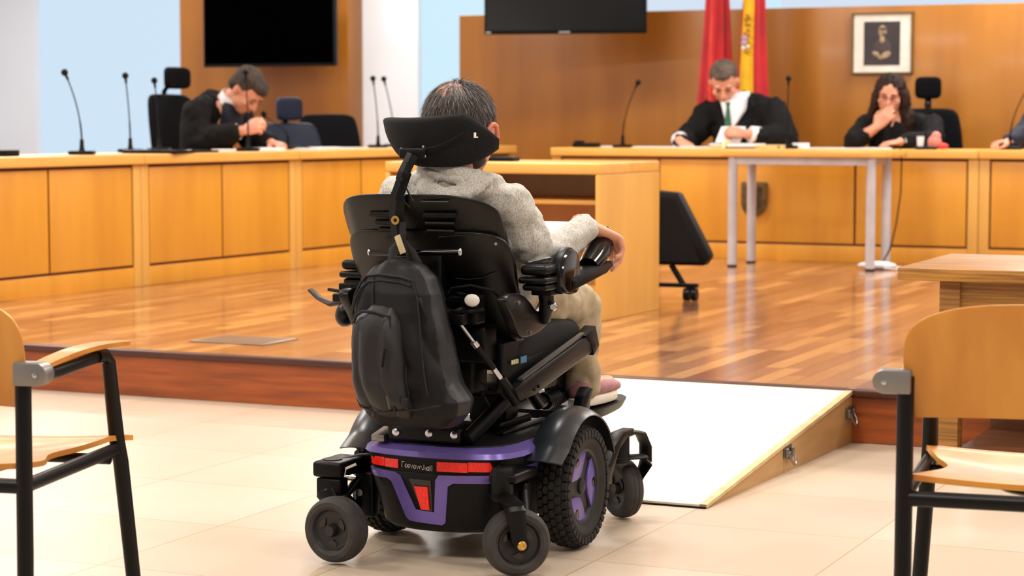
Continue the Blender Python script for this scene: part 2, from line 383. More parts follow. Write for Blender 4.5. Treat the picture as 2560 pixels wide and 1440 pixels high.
# TV1: px 508..848 bottom y 168
def atw(px, Y): return (px - 1280) / 5200 * Y
YT = 20.2
t.location = (atw(678, YT), YT, 0)
tv(t, 1.47, 1.2 + 132 / 5200 * YT, .80, 'screen')
m = MB(); m.box(-.2, .2, .03, .33, 2.0, 2.3); obj('wall_bracket', m, 'black_metal', t)
YT = 16.7
t = thing('hanging_screen', 'glossy black flat screen hung in front of the wood partition', 'screen', (atw(1412, YT), YT, 0), R(-12))
z0 = 1.2 + 213 / 5200 * YT
tv(t, 1.31, z0, .74, 'screen2')
m = MB(); m.cyl((0, .05, z0 + .5), (0, .05, CEIL_Z - .01), .025); m.box(-.15, .15, .03, .06, z0 + .2, z0 + .55); obj('ceiling_mount', m, 'black_metal', t)
m = MB(); m.box(-.045, .045, -.034, -.031, z0 + .009, z0 + .018); m.box(-.64, -.60, -.034, -.031, z0 + .008, z0 + .02); obj('logo', m, 'alu', t)

def flag(name, label, X, Y, top, bot, z0, z1, stripes, ph):
    t = thing(name, label, 'flag', (X, Y, .2), ROT, None)
    m = MB(); m.cyl((0, 0, .03), (0, 0, 2.9), .014, n=12); m.lathe([(.0, 0), (.12, 0), (.12, .015), (.03, .04), (.0, .04)], n=28)
    obj('pole', m, 'frame_gold', t)
    n = 96; rs = []
    K = 16
    for k in range(K + 1):
        f = k / K; z = z1 + (z0 - z1) * f; hw = top + (bot - top) * f ** .8
        r = []
        for j in range(n):
            a = 2 * PI * j / n
            fold = 1 + .16 * math.sin(7 * a + ph + f * .8) + .07 * math.sin(13 * a + 2 * ph)
            r.append((hw * fold * math.cos(a) + .01 * math.sin(f * 4 + ph), .62 * hw * fold * math.sin(a), z - .2))
        rs.append(r)
    m.__init__()
    mats = []
    vs = [[m._v(p) for p in r] for r in rs]
    for k in range(K):
        for j in range(n):
            fc = m.bm.faces.new([vs[k][j], vs[k][(j + 1) % n], vs[k + 1][(j + 1) % n], vs[k + 1][j]])
            mid = sum((v.co.x for v in fc.verts), 0) / 4; hw = top + (bot - top) * ((k + .5) / K) ** .8
            fc.material_index = stripes(mid / hw, k / K)
    return t, m
t, m = flag('red_flag', 'furled red flag standing behind the seated judge at left', atw(1785, 16.55), 16.55, .045, .14, 1.12, 2.7,
            lambda s, f: 1 if -.22 < s < -.02 and f > .15 else 0, .4)
obj('cloth', m, ['red_cloth', 'orange_cloth'], t)
t, m = flag('striped_flag', 'furled red and yellow striped flag with crest beside the plain red flag', atw(1881, 16.4), 16.4, .045, .125, 1.12, 2.7,
            lambda s, f: 0 if (s > .18 or s < -.96 ) else 1, 1.9)
obj('cloth', m, ['red_cloth', 'yellow_cloth'], t)
# crest on the yellow stripe: small coloured fields
m = MB()
random.seed(3)
for (cx, cz, rr, mi) in [(-.055, 1.84, .026, 1), (-.06, 1.80, .024, 1), (-.05, 1.87, .016, 2), (-.03, 1.90, .014, 2), (-.028, 1.77, .014, 3), (-.062, 1.76, .017, 3), (-.012, 1.80, .009, 2), (-.02, 1.86, .01, 0),
                         (-.05, 1.98, .012, 2), (-.02, 1.99, .012, 2), (-.035, 2.01, .015, 2), (-.02, 1.94, .012, 2), (-.045, 1.945, .012, 2), (-.012, 1.73, .008, 2), (-.04, 1.73, .012, 2)]:
    m.mi = mi; m.ell((cx + .005, -.073 - (cz < 1.9) * .012, cz - .2), (rr * 1.05, .012, rr * 1.1), 10)
obj('coat_of_arms', m, ['red_cloth', mat('crest_lilac', '#b8a0b4', .7), mat('crest_brown', '#a8761c', .7), 'cream'], t)

# framed portrait
u = .1773; X = 17.9 * u / (1 + .4494 * u); Y = 17.9 - .4494 * X
t = thing('framed_portrait', 'framed black and white portrait photo with wide white mat on the wood wall', 'picture', (X, Y, 0), PR)
zc = 1.805; hw, hh = .245, .242
m = MB()
for q in ((-hw, hw, hh - .014, hh), (-hw, hw, -hh, -hh + .014), (-hw, -hw + .014, -hh, hh), (hw - .014, hw, -hh, hh)): m.box(q[0], q[1], -.03, -.004, zc + q[2], zc + q[3])
obj('frame', m, 'frame_gold', t)
obj('mat_board', MB().box(-hw + .012, hw - .012, -.02, -.005, zc - hh + .012, zc + hh - .012), 'cream', t)
m = MB(); m.box(-.148, .142, -.0235, -.0195, zc - .172, zc + .172); 
m.mi = 1
m.ell((.0, -.024, zc + .095), (.034, .004, .047), 14)
m.ell((-.003, -.024, zc + .028), (.022, .004, .03), 12)
m.ell((-.05, -.024, zc - .085), (.034, .004, .018), 12, (0, .5, 0)); m.ell((.03, -.024, zc - .092), (.042, .004, .024), 12, (0, -.5, 0)); m.ell((-.01, -.024, zc - .112), (.026, .004, .016), 12)
m.mi = 2; m.ell((.0, -.0228, zc - .03), (.075, .002, .075), 16); m.ell((.004, -.0262, zc + .112), (.028, .003, .012), 12); m.ell((.012, -.0262, zc + .07), (.016, .003, .012), 12)
obj('photograph', m, ['portrait', 'portrait_tone', mat('portrait_shade', '#4a4040', .6, col2='#3d3434')], t)

# ============================================================ COURT BENCHES
def bench(name, label, p0, p1, depth, end=(0, 0), panels=2, group='court benches', splits=None):
    """panelled bench whose front runs from p0 to p1; front faces to the right of p0->p1"""
    d = V((p1[0] - p0[0], p1[1] - p0[1], 0)); L = d.length; rot = math.atan2(d.y, d.x)
    t = thing(name, label, 'bench', (p0[0], p0[1], .2), rot, group)
    e = .002
    m = MB(); m.box(e, L - e, -.035, depth, .735, .795, .006); obj('worktop', m, 'beech_top', t)
    m = MB(); m.box(e, L - e, .0, .03, .0, .115, .003); obj('plinth', m, 'beech', t)
    m = MB(); m.box(e, L - e, .012, .03, .116, .733); obj('carcass', m, 'gap', t)
    for a in ((e, .03), (L - .03, L - e)): obj('end_panel', MB().box(a[0], a[1], .031, depth - .04, .0, .733), 'beech', t)
    pw = .075; x0 = e + pw; x1 = L - e - pw
    for a in ((e, pw - .002), (L - pw + .002, L - e)):
        obj('pilaster', MB().box(a[0], a[1], -.004, .011, .0, .733, .003), 'beech_pale', t)
    cuts = [x0] + (splits or [x0 + (x1 - x0) * k / panels for k in range(1, panels)]) + [x1]
    for k in range(len(cuts) - 1):
        obj('front_panel', MB().box(cuts[k] + .008, cuts[k + 1] - .008, -.0, .011, .131, .716, .003), 'beech', t)
    return t
bl = [(-3.016 + .78 * (k), 11.06 + 1.47 * k) for k in range(4)]
lab = ['golden panelled bench nearest the camera at the left edge', 'golden panelled bench in the left row, below the tall black chair', 'golden panelled bench in the left row beside the wheelchair headrest']
for k in range(3): bench('court_bench', lab[k], bl[k], bl[k + 1], .62, group='left row of court benches')
bench('court_bench', 'far end bench of the left row, partly behind the sitter\'s head', bl[3], (0.0 + .01, 16.77), .62, panels=1, group='left row of court benches')
P = lambda X: (X, 15.68 - .45 * X)
uu = lambda px: (lambda u: 15.68 * u / (1 + .45 * u))((px - 1280) / 5200)
xs = [uu(1380), uu(1915), uu(2446), uu(2446) + 1.5]
labr = ['golden panelled bench right of the small witness table, holding a black phone', 'golden panelled bench behind the grey legged table', 'golden panelled bench at the right edge in front of the sleeve']
bench('court_bench', 'long golden panelled bench behind the grey legged table, holding a black phone', P(xs[0]), P(xs[2]), .62, group='right row of court benches', splits=[(uu(p_) - xs[0]) / .912 for p_ in (1647, 2137)])
bench('court_bench', labr[2], P(xs[2]), P(xs[3]), .62, group='right row of court benches')
# bronze shield on the bench front
X = uu(1887)
t = thing('shield_emblem', 'bronze shield shaped emblem on the bench front behind a grey table leg', 'emblem', (P(X)[0], P(X)[1], 0), R(-24.2))
zt = 1.2 - (455 - 300) / 5200 * 14.85; zb = 1.2 - (541 - 300) / 5200 * 14.85; h = zt - zb; hw = .095
pol = [(-hw, zt), (hw, zt), (hw, zt - h * .62)] + [(hw * math.cos(a), zt - h * .62 - h * .38 * math.sin(a)) for a in (R(25), R(50), R(75), R(105), R(130), R(155))] + [(-hw, zt - h * .62)]
obj('plate', MB().prism(pol, -.03, -.006, 'y', .003), 'bronze', t)
m = MB()
for i, (rx_, z) in enumerate([(.06, .2), (.045, .2), (.06, .3), (.05, .42), (.055, .62), (.035, .62)]):
    m.tube([(rx_ * math.cos(a / 12 * 2 * PI), -.031, zt - h * z + .018 * math.sin(a / 12 * 2 * PI) * (2 if i > 3 else 1)) for a in range(13)], .004, 6)
obj('relief', m, mat('bronze_dark', '#3e2d18', .5, .3), t)

# ============================================================ WITNESS TABLE (open side towards the camera)
WT = (.437, 10.283); wr = R(-26)
t = thing('witness_table', 'beech witness table with an open shelf beyond the wheelchair', 'table', (WT[0], WT[1], .2), wr)
L, D = 1.22, .78
m = MB(); m.box(-L, .0, 0, D, .73, .785, .006); obj('tabletop', m, 'beech_top', t)
m = MB(); m.box(-.028, 0.0, .0, D - .0, .0, .729, .004); obj('side_panel', m, 'beech_pale', t)
m = MB(); m.box(-L, -L + .028, .0, D, .0, .729, .004); obj('side_panel', m, 'beech_pale', t)
m = MB(); m.box(-L + .028, -.029, D - .1, D - .075, .12, .729); obj('modesty_panel', m, 'beech', t)
m = MB(); m.box(-L + .028, -.029, .12, D - .101, .575, .597, .002); obj('shelf', m, 'beech_top', t)

# ============================================================ GREY LEGGED TABLE
t = thing('grey_legged_table', 'wood topped table with round grey metal legs in front of the benches', 'table', (1.506, 14.2, .2), R(-24.3))
W_, D_ = .96, .46
pol = [(-.07 , -.05)] + [(W_ + .0, -.07), (W_ + .10, .0), (W_ + .13, .12), (W_ + .13, D_ + .02), (-.07, D_ + .02)]
obj('tabletop', MB().prism(pol, .752, .795, 'z', .006), 'beech_top', t)
m = MB(); m.box(.0, W_, -.012, .012, .70, .75); m.box(0, W_, D_ - .052, D_ - .028, .70, .75); m.box(-.012, .012, 0, D_ - .04, .70, .75); m.box(W_ - .012, W_ + .012, 0, D_ - .04, .70, .75); obj('apron', m, 'table_leg', t)
for x, y in ((0, 0), (W_, 0), (0, D_ - .04), (W_, D_ - .04)):
    l = obj('leg', MB().cyl((x, y, .012), (x, y, .751), .032, n=24), 'table_leg', t)
    obj('foot', MB().cyl((x, y, 0), (x, y, .014), .033, n=24), 'black', l)
# power strip and cables
t = thing('power_strip', 'white power strip lying under the grey legged table', 'power strip', (2.45, 13.93, .2), R(-14))
m = MB(); m.ell((0, 0, .028), (.13, .055, .028), 20); obj('casing', m, 'white_cloth', t)
m = MB(); m.tube([(.1, 0, .02), (.2, .03, .008), (.35, .0, .007), (.5, .1, .007), (.6, .3, .007)], .007, 8); m.tube([(.05, -.05, .015), (.2, -.09, .006), (.4, -.08, .006), (.62, .0, .006)], .005, 8); obj('cord', m, 'white_cloth', t)
c = MB(); c.tube([(2.66, 14.28, 1.0), (2.665, 14.25, .93), (2.66, 14.24, .7), (2.63, 14.22, .5), (2.58, 14.15, .33), (2.52, 14.05, .26), (2.5, 13.99, .245)], .005, 8)
tag(obj('black_cable', c, 'black'), 'thin black cable hanging from the bench beside the grey table leg', 'cable')

# ============================================================ COVERED EASEL BEHIND THE WITNESS TABLE
t = thing('loudspeaker_stand', 'black stand on castors carrying a slanted black speaker, behind the witness table', 'stand', (.95, 11.5, .2), R(-20))
m = MB(); m.cyl((.0, 0, .09), (-.07, 0, .20), .017); obj('pole', m, 'black_metal', t)
m = MB(); m.box(-.28, .085, -.022, .022, .075, .098, .004); obj('crossbar', m, 'black_metal', t)
for x in (.04, -.24):
    m = MB(); m.cyl((x - .035, .0, .036), (x + .0, .0, .036), .035, n=20); m.cyl((x + .012, .0, .036), (x + .04, .0, .036), .035, n=20); m.box(x - .02, x + .025, -.015, .015, .045, .08); obj('castor', m, 'black', t)
t2 = thing('slanted_speaker', 'black wedge shaped speaker leaning behind the witness table', 'speaker', (.95, 11.5, .2), R(-20))
pol = [(-.25, .20), (.13, .20), (.165, .25), (.15, .285), (-.02, .60), (-.25, .62)]
m = MB(); m.prism(pol, -.05, .05, 'y', .012); obj('cabinet', m, 'speaker', t2)
m = MB(); m.prism([(-.22, .22), (.11, .22), (-.04, .57), (-.22, .58)], -.057, -.051, 'y'); obj('grille', m, 'fabric', t2)

# ============================================================ RAMP
t = thing('wheelchair_ramp', 'pale plywood wedge ramp leading up to the stage', 'ramp', (0, 0, 0))
A = V((.601, 6.365, 0)); B = V((1.279, 7.71, 0)); wdir = V((-SD[0], -SD[1], 0)) * 1.28
A2 = A + wdir; B2 = B + wdir
for v_ in (A2, B2): v_.z = 0
m = MB(); up = V((0, 0, .2005)); q = V((0, 0, .012))
m.faces([A + q * .2, B + up - q, B2 + up - q, A2 + q * .2, A + q * 1.0, B + up, B2 + up, A2 + q * 1.0], [(0, 1, 2, 3), (4, 7, 6, 5), (0, 4, 5, 1), (1, 5, 6, 2), (2, 6, 7, 3), (3, 7, 4, 0)])
obj('ramp_surface', m, 'ramp', t, smooth=False)
ww = wdir.normalized()
for P0, P1, s_ in ((A, B, 1), (A2, B2, -1)):
    i0 = P0 + ww * .002 * s_; i1 = P1 + ww * .002 * s_; j0 = P0 + ww * .02 * s_; j1 = P1 + ww * .02 * s_
    m = MB(); z1_ = V((0, 0, .186)); z0_ = V((0, 0, .0015))
    m.faces([i0, i1, i1 + z1_, i0 + z0_, j0, j1, j1 + z1_, j0 + z0_], [(0, 1, 2, 3), (4, 7, 6, 5), (0, 4, 5, 1), (1, 5, 6, 2), (2, 6, 7, 3), (3, 7, 4, 0)])
    obj('side_board', m, 'ramp_side', t, smooth=False)
    e = ww * .022 * s_; o_ = -ww * .004 * s_
    m = MB(); lo = V((0, 0, -.013)); hi = V((0, 0, .0015))
    a0 = P0 + q * 1.0; a1 = P1 + up
    m.faces([a0 + o_ + q * -.8, a1 + o_ + lo, a1 + e + lo, a0 + e + q * -.8, a0 + o_ + hi, a1 + o_ + hi, a1 + e + hi, a0 + e + hi], [(0, 1, 2, 3), (4, 7, 6, 5), (0, 4, 5, 1), (1, 5, 6, 2), (2, 6, 7, 3), (3, 7, 4, 0)])
    obj('edge_strip', m, 'ramp_edge', t, smooth=False)
m = MB(); m.tube([A + V((0, 0, .002)) - (B - A).normalized() * .004, A2 + V((0, 0, .002)) - (B - A).normalized() * .004], (.004), 6); obj('toe_strip', m, 'black', t)
dirr = (B - A).normalized(); nrm = V((dirr.y, -dirr.x, 0))
for f in (.50, .955):
    c = A + dirr * (B - A).length * f; zc = .205 * f * .5 + .012
    fr = Matrix(((dirr.x, nrm.x, 0, c.x), (dirr.y, nrm.y, 0, c.y), (0, 0, 1, zc), (0, 0, 0, 1)))
    m = MB(); m.M = fr
    m.box(-.038, .038, 0.001, .004, -.012, .03, .001); m.box(-.036, -.02, .004, .016, -.01, .022, .003); m.box(.02, .036, .004, .016, -.01, .022, .003)
    m.tube([(-.026, .014, .006), (-.024, .024, -.018), (-.008, .03, -.034), (.010, .03, -.034), (.024, .024, -.018), (.026, .014, .006)], .0035, 8)
    m.lathe([(.014, 0), (.014, .01), (.008, .014), (0, .014)], (0, .004, -.004), (0, 1, 0), 16)
    obj('latch_handle', m, 'steel', t)
# floor socket cover on the stage near its left edge
t = thing('floor_socket_cover', 'square steel floor box cover set in the stage boards near the edge', 'floor cover', (-1.22, 9.42, .2), R(-26))
obj('lid', MB().box(-.2, .2, -.15, .15, .0005, .004, .001), mat('floor_cover', '#8a7360', .35, .2), t)
obj('seam', MB().box(-.17, .17, -.12, .12, .004, .0046), mat('floor_cover_in', '#7f6856', .3, .2), t)

# ============================================================ OAK DESK AT THE RIGHT
t = thing('oak_desk', 'oak desk with thick top behind the right hand chair', 'desk', (1.30, 7.0, 0), R(-24.5))
m = MB(); m.box(0, 2.0, 0, .80, .662, .705, .004); obj('tabletop', m, 'oak', t)
for x, y in ((.13, .06), (1.83, .06), (.13, .62), (1.83, .62)):
    obj('leg', MB().box(x, x + .07, y, y + .07, .0, .66, .003), 'oak', t)
m = MB(); m.box(.2, 1.83, .075, .095, .52, .66); obj('apron', m, 'oak', t)
m = MB(); m.box(.2, 1.83, .60, .62, .05, .66); obj('modesty_panel', m, 'oak_dark', t)
m = MB(); m.box(.2, 1.83, .098, .59, .06, .09); obj('foot_shelf', m, 'oak_dark', t)

# ============================================================ WOODEN VISITOR CHAIRS
def visitor_chair(label, loc, rot, side):
    t = thing('visitor_chair', label, 'chair', loc, rot, 'bent plywood visitor chairs')
    W = .28; D = .47
    def seat(u, v):
        x = (u - .5) * 2; y = v
        notch = 1 - .17 * math.exp(-((y - .48) / .17) ** 2) * 1.0
        hw = .262 * notch + .009 * math.exp(-(y / .12) ** 2) + .034 * max(0, (y - .7) / .3) ** 1.0
        yy = .015 + y * .50
        z = .480 - .020 * math.sin(PI * min(1, y * 1.1)) + .012 * x * x - (.03 * max(0, y - .82) / .18) * 0.5
        return (x * hw, yy, z)
    obj('seat', MB().sheet(seat, 24, 28, -.012), 'ply_chair', t, angle=60)
    # backrest: rounded upper corners, gently curved
    hw0, z0, z1 = .285, .605, .835
    nu = 40; nv = 20
    def back(u, v):
        x = (u - .5) * 2; z = z0 + (z1 - z0) * v
        # rounded upper corners, waist at the bottom
        b_ = max(0, (v - .35) / .65); f = math.sqrt(1 - .36 * b_ ** 4)
        f *= 1 - .075 * max(0, 1 - v / .45) ** 1.5
        zz = z - (z1 - z0) * .36 * b_ ** 1.5 * abs(x) ** 5
        return (x * hw0 * f, .03 + .045 * (1 - x * x * f * f) - .05 * v * .8 , zz - .012 * (1 - abs(x)) * (1 - v) * 0)
    obj('backrest', pad(MB(), z0, z1 + .003, hw0, lambda x, z: .070 - .55 * x * x - .2 * (z - z0), .0058, p=3.2, q=.3, n=72, rows=28, top_only=True, wfn=lambda v: 1 - .075 * max(0, 1 - v / .45) ** 1.5), 'ply_chair', t, angle=40)
    for s in (-1, 1):
        x = s * W
        obj('rear_leg', MB().tube([(x * 1.02, -.02, 0), (x, 0, .3), (x, .005, .69)], [.0165, .0175, .017], 20), 'chair_leg', t)
        obj('front_leg', MB().tube([(x * 1.1, D + .04, 0), (x * 1.0, D + .01, .42), (x * .985, D, .47), (x * .97, D - .03, .655), (x * .975, D - .055, .672), (x * .98, D - .1, .673)], [.0165, .018, .018, .016, .0155, .014], 20), 'chair_leg', t)
        obj('arm_rail', MB().tube([(x, .0, .672), (x * 1.0, .16, .665), (x * .98, D - .1, .673)], [(.010, .014)] * 3, 12, side=(1, 0, 0)), 'chair_leg', t)
        def arm(u, v, x=x, s=s):
            k = (u - .5) * 2
            wd = .030 * (1 - .35 * (1 - v)) * (1 if v < .9 else (1 - ((v - .9) / .1) ** 2 * .55))
            return (x + s * .0 + k * wd, .07 + v * (D - .03), .690 + .012 * math.sin(PI * v) + .006 * v)
        obj('armrest', MB().sheet(arm, 8, 20, -.010), 'ply_chair', t, angle=60)
        m = MB()
        xo = x + s * .04; xi = x - s * .012
        pl_ = [(xi, .656), (xi, .705)] + [(xo + s * .024 * math.sin(R(q_)), .6805 + .0245 * math.cos(R(q_))) for q_ in range(0, 181, 15)]
        m.prism(pl_, -.021, .021, 'y', .004)
        b = obj('joint_bracket', m, 'bracket', t)
        obj('screw', MB().lathe([(.0055, 0), (.0055, .003), (.003, .004), (0, .004)], (xo, -.021, .680), (0, -1, 0), 14), 'chrome', b)
        obj('side_rail', MB().tube([(x, .0, .445), (x * .99, D, .452)], [(.0125, .016)] * 2, 12), 'chair_leg', t)
    obj('rear_rail', MB().tube([(-W, 0, .445), (W, 0, .445)], [(.014, .016)] * 2, 12), 'chair_leg', t)
    obj('front_rail', MB().tube([(-W, D - .05, .435), (W, D - .05, .435)], [(.014, .012)] * 2, 12), 'chair_leg', t)
    m = MB(); m.lathe([(.0, .425), (.06, .425), (.11, .432), (.12, .438), (0, .438)], (0, .26, 0)); obj('seat_plate', m, 'chair_leg', t)
    return t
visitor_chair('plywood armchair with black legs cut by the left edge', (-1.008 - .28 * math.cos(R(13.5)), 4.25 + .28 * math.sin(R(13.5)), 0), R(-13.5), 1)
visitor_chair('plywood armchair with black legs in front of the oak desk', (.785 + .28 * math.cos(R(17)), 4.12 - .28 * math.sin(R(17)), 0), R(-17), -1)

# ============================================================ MICROPHONES
def micro(label, base, head, bend=0, r=.016, group='gooseneck microphones'):
    """base and head in world coordinates"""
    t = thing('gooseneck_microphone', label, 'microphone', base, 0, group)
    m = MB(); m.box(-.075, .075, -.05, .05, .0, .022, .009); m.lathe([(.02, .02), (.014, .04), (.011, .09), (.0, .09)]); obj('base', m, 'black', t)
    h = V(head) - V(base)
    P0 = V((0, 0, .085)); P3 = h; P1 = P0 + V((0, 0, .3 * h.z)) + V((h.x, h.y, 0)) * (.02 - bend); P2 = P3 - (P3 - P1) * .4 + V((bend, 0, 0))
    pts = [((1 - f) ** 3) * P0 + 3 * f * (1 - f) ** 2 * P1 + 3 * f * f * (1 - f) * P2 + f ** 3 * P3 for f in [i / 14 for i in range(15)]]
    obj('gooseneck', MB().tube(pts, [.0055] * 4 + [.004] * 11, 8), 'black', t)
    d = (P3 - P2).normalized()
    m = MB(); m.ell(P3, (r * 1.35, r * 1.35, r * 1.35), 14); m.cyl(P3 - d * .05, P3, .007, .011, 10); obj('windscreen', m, 'black', t)
def lpos(px, off):   # point on the left bench, off metres behind its front edge
    u_ = (px - 1280) / 5200; ox, oy = -3.016 - .883 * off, 11.06 + .469 * off
    t_ = (u_ * oy - ox) / (.469 - u_ * .883); return (ox + .469 * t_, oy + .883 * t_, .996)
def rpos(px, off):
    u_ = (px - 1280) / 5200; c = 15.68 + off * 1.097
    X = c * u_ / (1 + .45 * u_); return (X, c - .45 * X, .996)
def hp(px, py, Y): return (atw(px, Y), Y, 1.2 - (py - 300) / 5200 * Y + (0))
def mk(label, base, hpx, hpy, bend=0, dy=0): micro(label, base, hp(hpx, hpy, base[1] + dy), bend)
mk('tall desk microphone standing alone at the far left bench', lpos(207, .2), 167, 182, .01)
mk('thin pale microphone leaning left, next right of the leftmost one', lpos(328, .5), 318, 190)
mk('desk microphone just left of the tall black chair headrest', lpos(400, .58), 390, 202)
mk('desk microphone whose stem crosses the left man\'s face', lpos(622, .12), 617, 181)
mk('short bent microphone pointing at the left man\'s hands', lpos(722, .35), 662, 284, -.06)
mk('left microphone of the close pair by the white wall', lpos(946, .3), 934, 197)
mk('right microphone of the close pair by the white wall', lpos(985, .45), 961, 198)
mk('microphone whose head shows just left of the wood partition edge', lpos(1152, .35), 1142, 203)
mk('microphone leaning right beside the black phone on the right bench', rpos(1556, .2), 1594, 207, -.01)
mk('upright microphone right of the judge with the green tie', rpos(1966, .12), 1968, 197)
mk('thin microphone in front of the long haired woman', rpos(2312, .1), 2314, 262)
mk('slanted microphone at the right edge of the photo', rpos(2522, .3), 2568, 215, -.01)

# ============================================================ THINGS ON THE BENCHES
def slab(name, label, cat, pos, w, d, h, m_, rot=0, bev=.002, group=None, dz=0):
    o = obj(name, MB().box(-w / 2, w / 2, -d / 2, d / 2, 0, h, min(bev, h * .4)), m_, loc=(pos[0], pos[1], pos[2] + dz - .0005), rot=rot)
    return tag(o, label, cat, group)
p = lpos(14, .2); slab('black_box', 'small black box at the left end of the bench row', 'box', p, .12, .12, .036, 'black', R(60), .006)
p = lpos(400, .14)
t = thing('laptop', 'closed black laptop lying on the bench before the tall chair', 'laptop', p, R(-20)); 
m = MB(); m.box(-.19, .19, -.13, .13, 0, .012, .004); obj('case', m, 'black', t); obj('lid', MB().box(-.188, .188, -.128, .128, .0125, .021, .003), 'black_gloss', t)
p = lpos(490, .14); slab('document_folder', 'dark flat document folder beside the closed laptop', 'folder', p, .22, .2, .014, 'black', R(-35))
random.seed(11)
for i, (px, off, w_, h_, lb) in enumerate([(560, .2, .12, .014, 'small white card stack nearest the left man\'s sleeve'), (632, .3, .16, .012, 'white papers under the left man\'s hands'),
        (676, .14, .1, .02, 'crumpled white paper right of the left man\'s papers'), (768, .2, .2, .01, 'white sheets lying right of the short bent microphone'),
        (818, .3, .22, .012, 'white paper pile before the wide black chair'), (868, .25, .25, .007, 'thin white sheets at the right of the left bench papers')]):
    p = lpos(px, off)
    t = thing('paper_stack', lb, 'papers', p, R(20 + 23 * i), 'papers on the left benches')
    for k in range(3):
        obj('sheet', MB().box(-w_ / 2 + random.uniform(-.02, .02), w_ / 2, -.09, .09 + random.uniform(-.02, .02), h_ / 3 * k, h_ / 3 * (k + 1) - .0005), 'paper', t)
p = rpos(1466, .2)
t = thing('desk_phone', 'low black conference phone at the left end of the right bench', 'phone', p, R(-24)); m = MB(); m.box(-.095, .095, -.06, .06, 0, .034, .01); obj('body', m, 'black', t); obj('handset', MB().box(-.085, -.035, -.05, .05, .0345, .05, .007), 'black', t)
o = hp(1277, 400, 10.85)
t = thing('desk_console', 'flat black console on top of the witness table', 'device', (-.03 - .02, 10.9, .986), R(-26)); m = MB(); m.box(-.08, .08, -.05, .05, 0, .022, .006); obj('body', m, 'black', t); obj('keypad', MB().box(-.05, .05, -.035, .02, .0225, .026, .001), 'black_gloss', t)
for i, (px, off, w_, d_, h_, mt, lb) in enumerate([(1530, .3, .16, .12, .01, 'paper', 'white papers left of the leaning microphone base'), (1640, .3, .34, .2, .008, 'paper', 'long white papers right of the leaning microphone base'),
        (1745, .2, .3, .2, .009, 'paper', 'white papers under the judge\'s flat hand'), (1800, .12, .12, .15, .02, 'manila', 'cream open folder left of the judge\'s file'),
        (1930, .12, .2, .16, .026, 'manila', 'cream papers left of the upright microphone'), (2000, .2, .12, .1, .04, 'paper', 'crumpled white paper right of the upright microphone'),
        (2060, .15, .26, .16, .008, 'paper', 'white sheets at the middle of the right bench'), (2120, .1, .3, .16, .007, 'paper', 'broad white sheets left of the long haired woman'),
        (2190, .1, .2, .14, .01, 'paper', 'white sheets under the long haired woman\'s elbow')]):
    p = rpos(px, off)
    t = thing('paper_stack', lb, 'papers', p, R(-24 + 9 * (i % 3)), 'papers on the right benches')
    for k in range(3):
        obj('sheet', MB().box(-w_ / 2 + random.uniform(-.015, .015), w_ / 2, -d_ / 2, d_ / 2 + random.uniform(-.015, .015), h_ / 3 * k, h_ / 3 * (k + 1) - .0004), mt, t)
p = rpos(1868, .12)
t = thing('case_file', 'thick open case file with brown cover under the judge\'s papers', 'file', p, R(-20))
obj('cover', MB().box(-.14, .12, -.1, .1, 0, .012, .003), 'bronze', t)
obj('pages', MB().box(-.13, .11, -.09, .09, .0125, .034), 'paper', t)
obj('tab', MB().prism([(-.1, 0), (.08, 0), (.06, .06), (-.05, .05)], -.17, -.145, 'x'), 'manila', t)
p = rpos(2205, .3); slab('black_pad', 'dark notepad left of the long haired woman\'s hand', 'notepad', p, .2, .12, .014, 'black', R(-24))
p = rpos(2302, .12)
t = thing('glass_of_water', 'pale drinking glass between the woman\'s hand and the pink pouch', 'glass', p, 0); obj('tumbler', MB().lathe([(.03, 0), (.034, .09), (.031, .09), (.028, .005), (.0, .005)], cap=False), 'white_cloth', t)
p = rpos(2341, .25)
t = thing('pink_pouch', 'pink and red pouch on the bench right of the woman', 'pouch', p, 0)
m = MB(); m.ell((-.02, 0, .05), (.05, .04, .05), 14); m.ell((-.01, 0, .09), (.035, .03, .035), 14); obj('body', m, mat('pink', '#d98a80', .7), t); obj('zip_end', MB().ell((.03, -.02, .022), (.045, .03, .022), 14), mat('red_pouch', '#d8403c', .6), t)

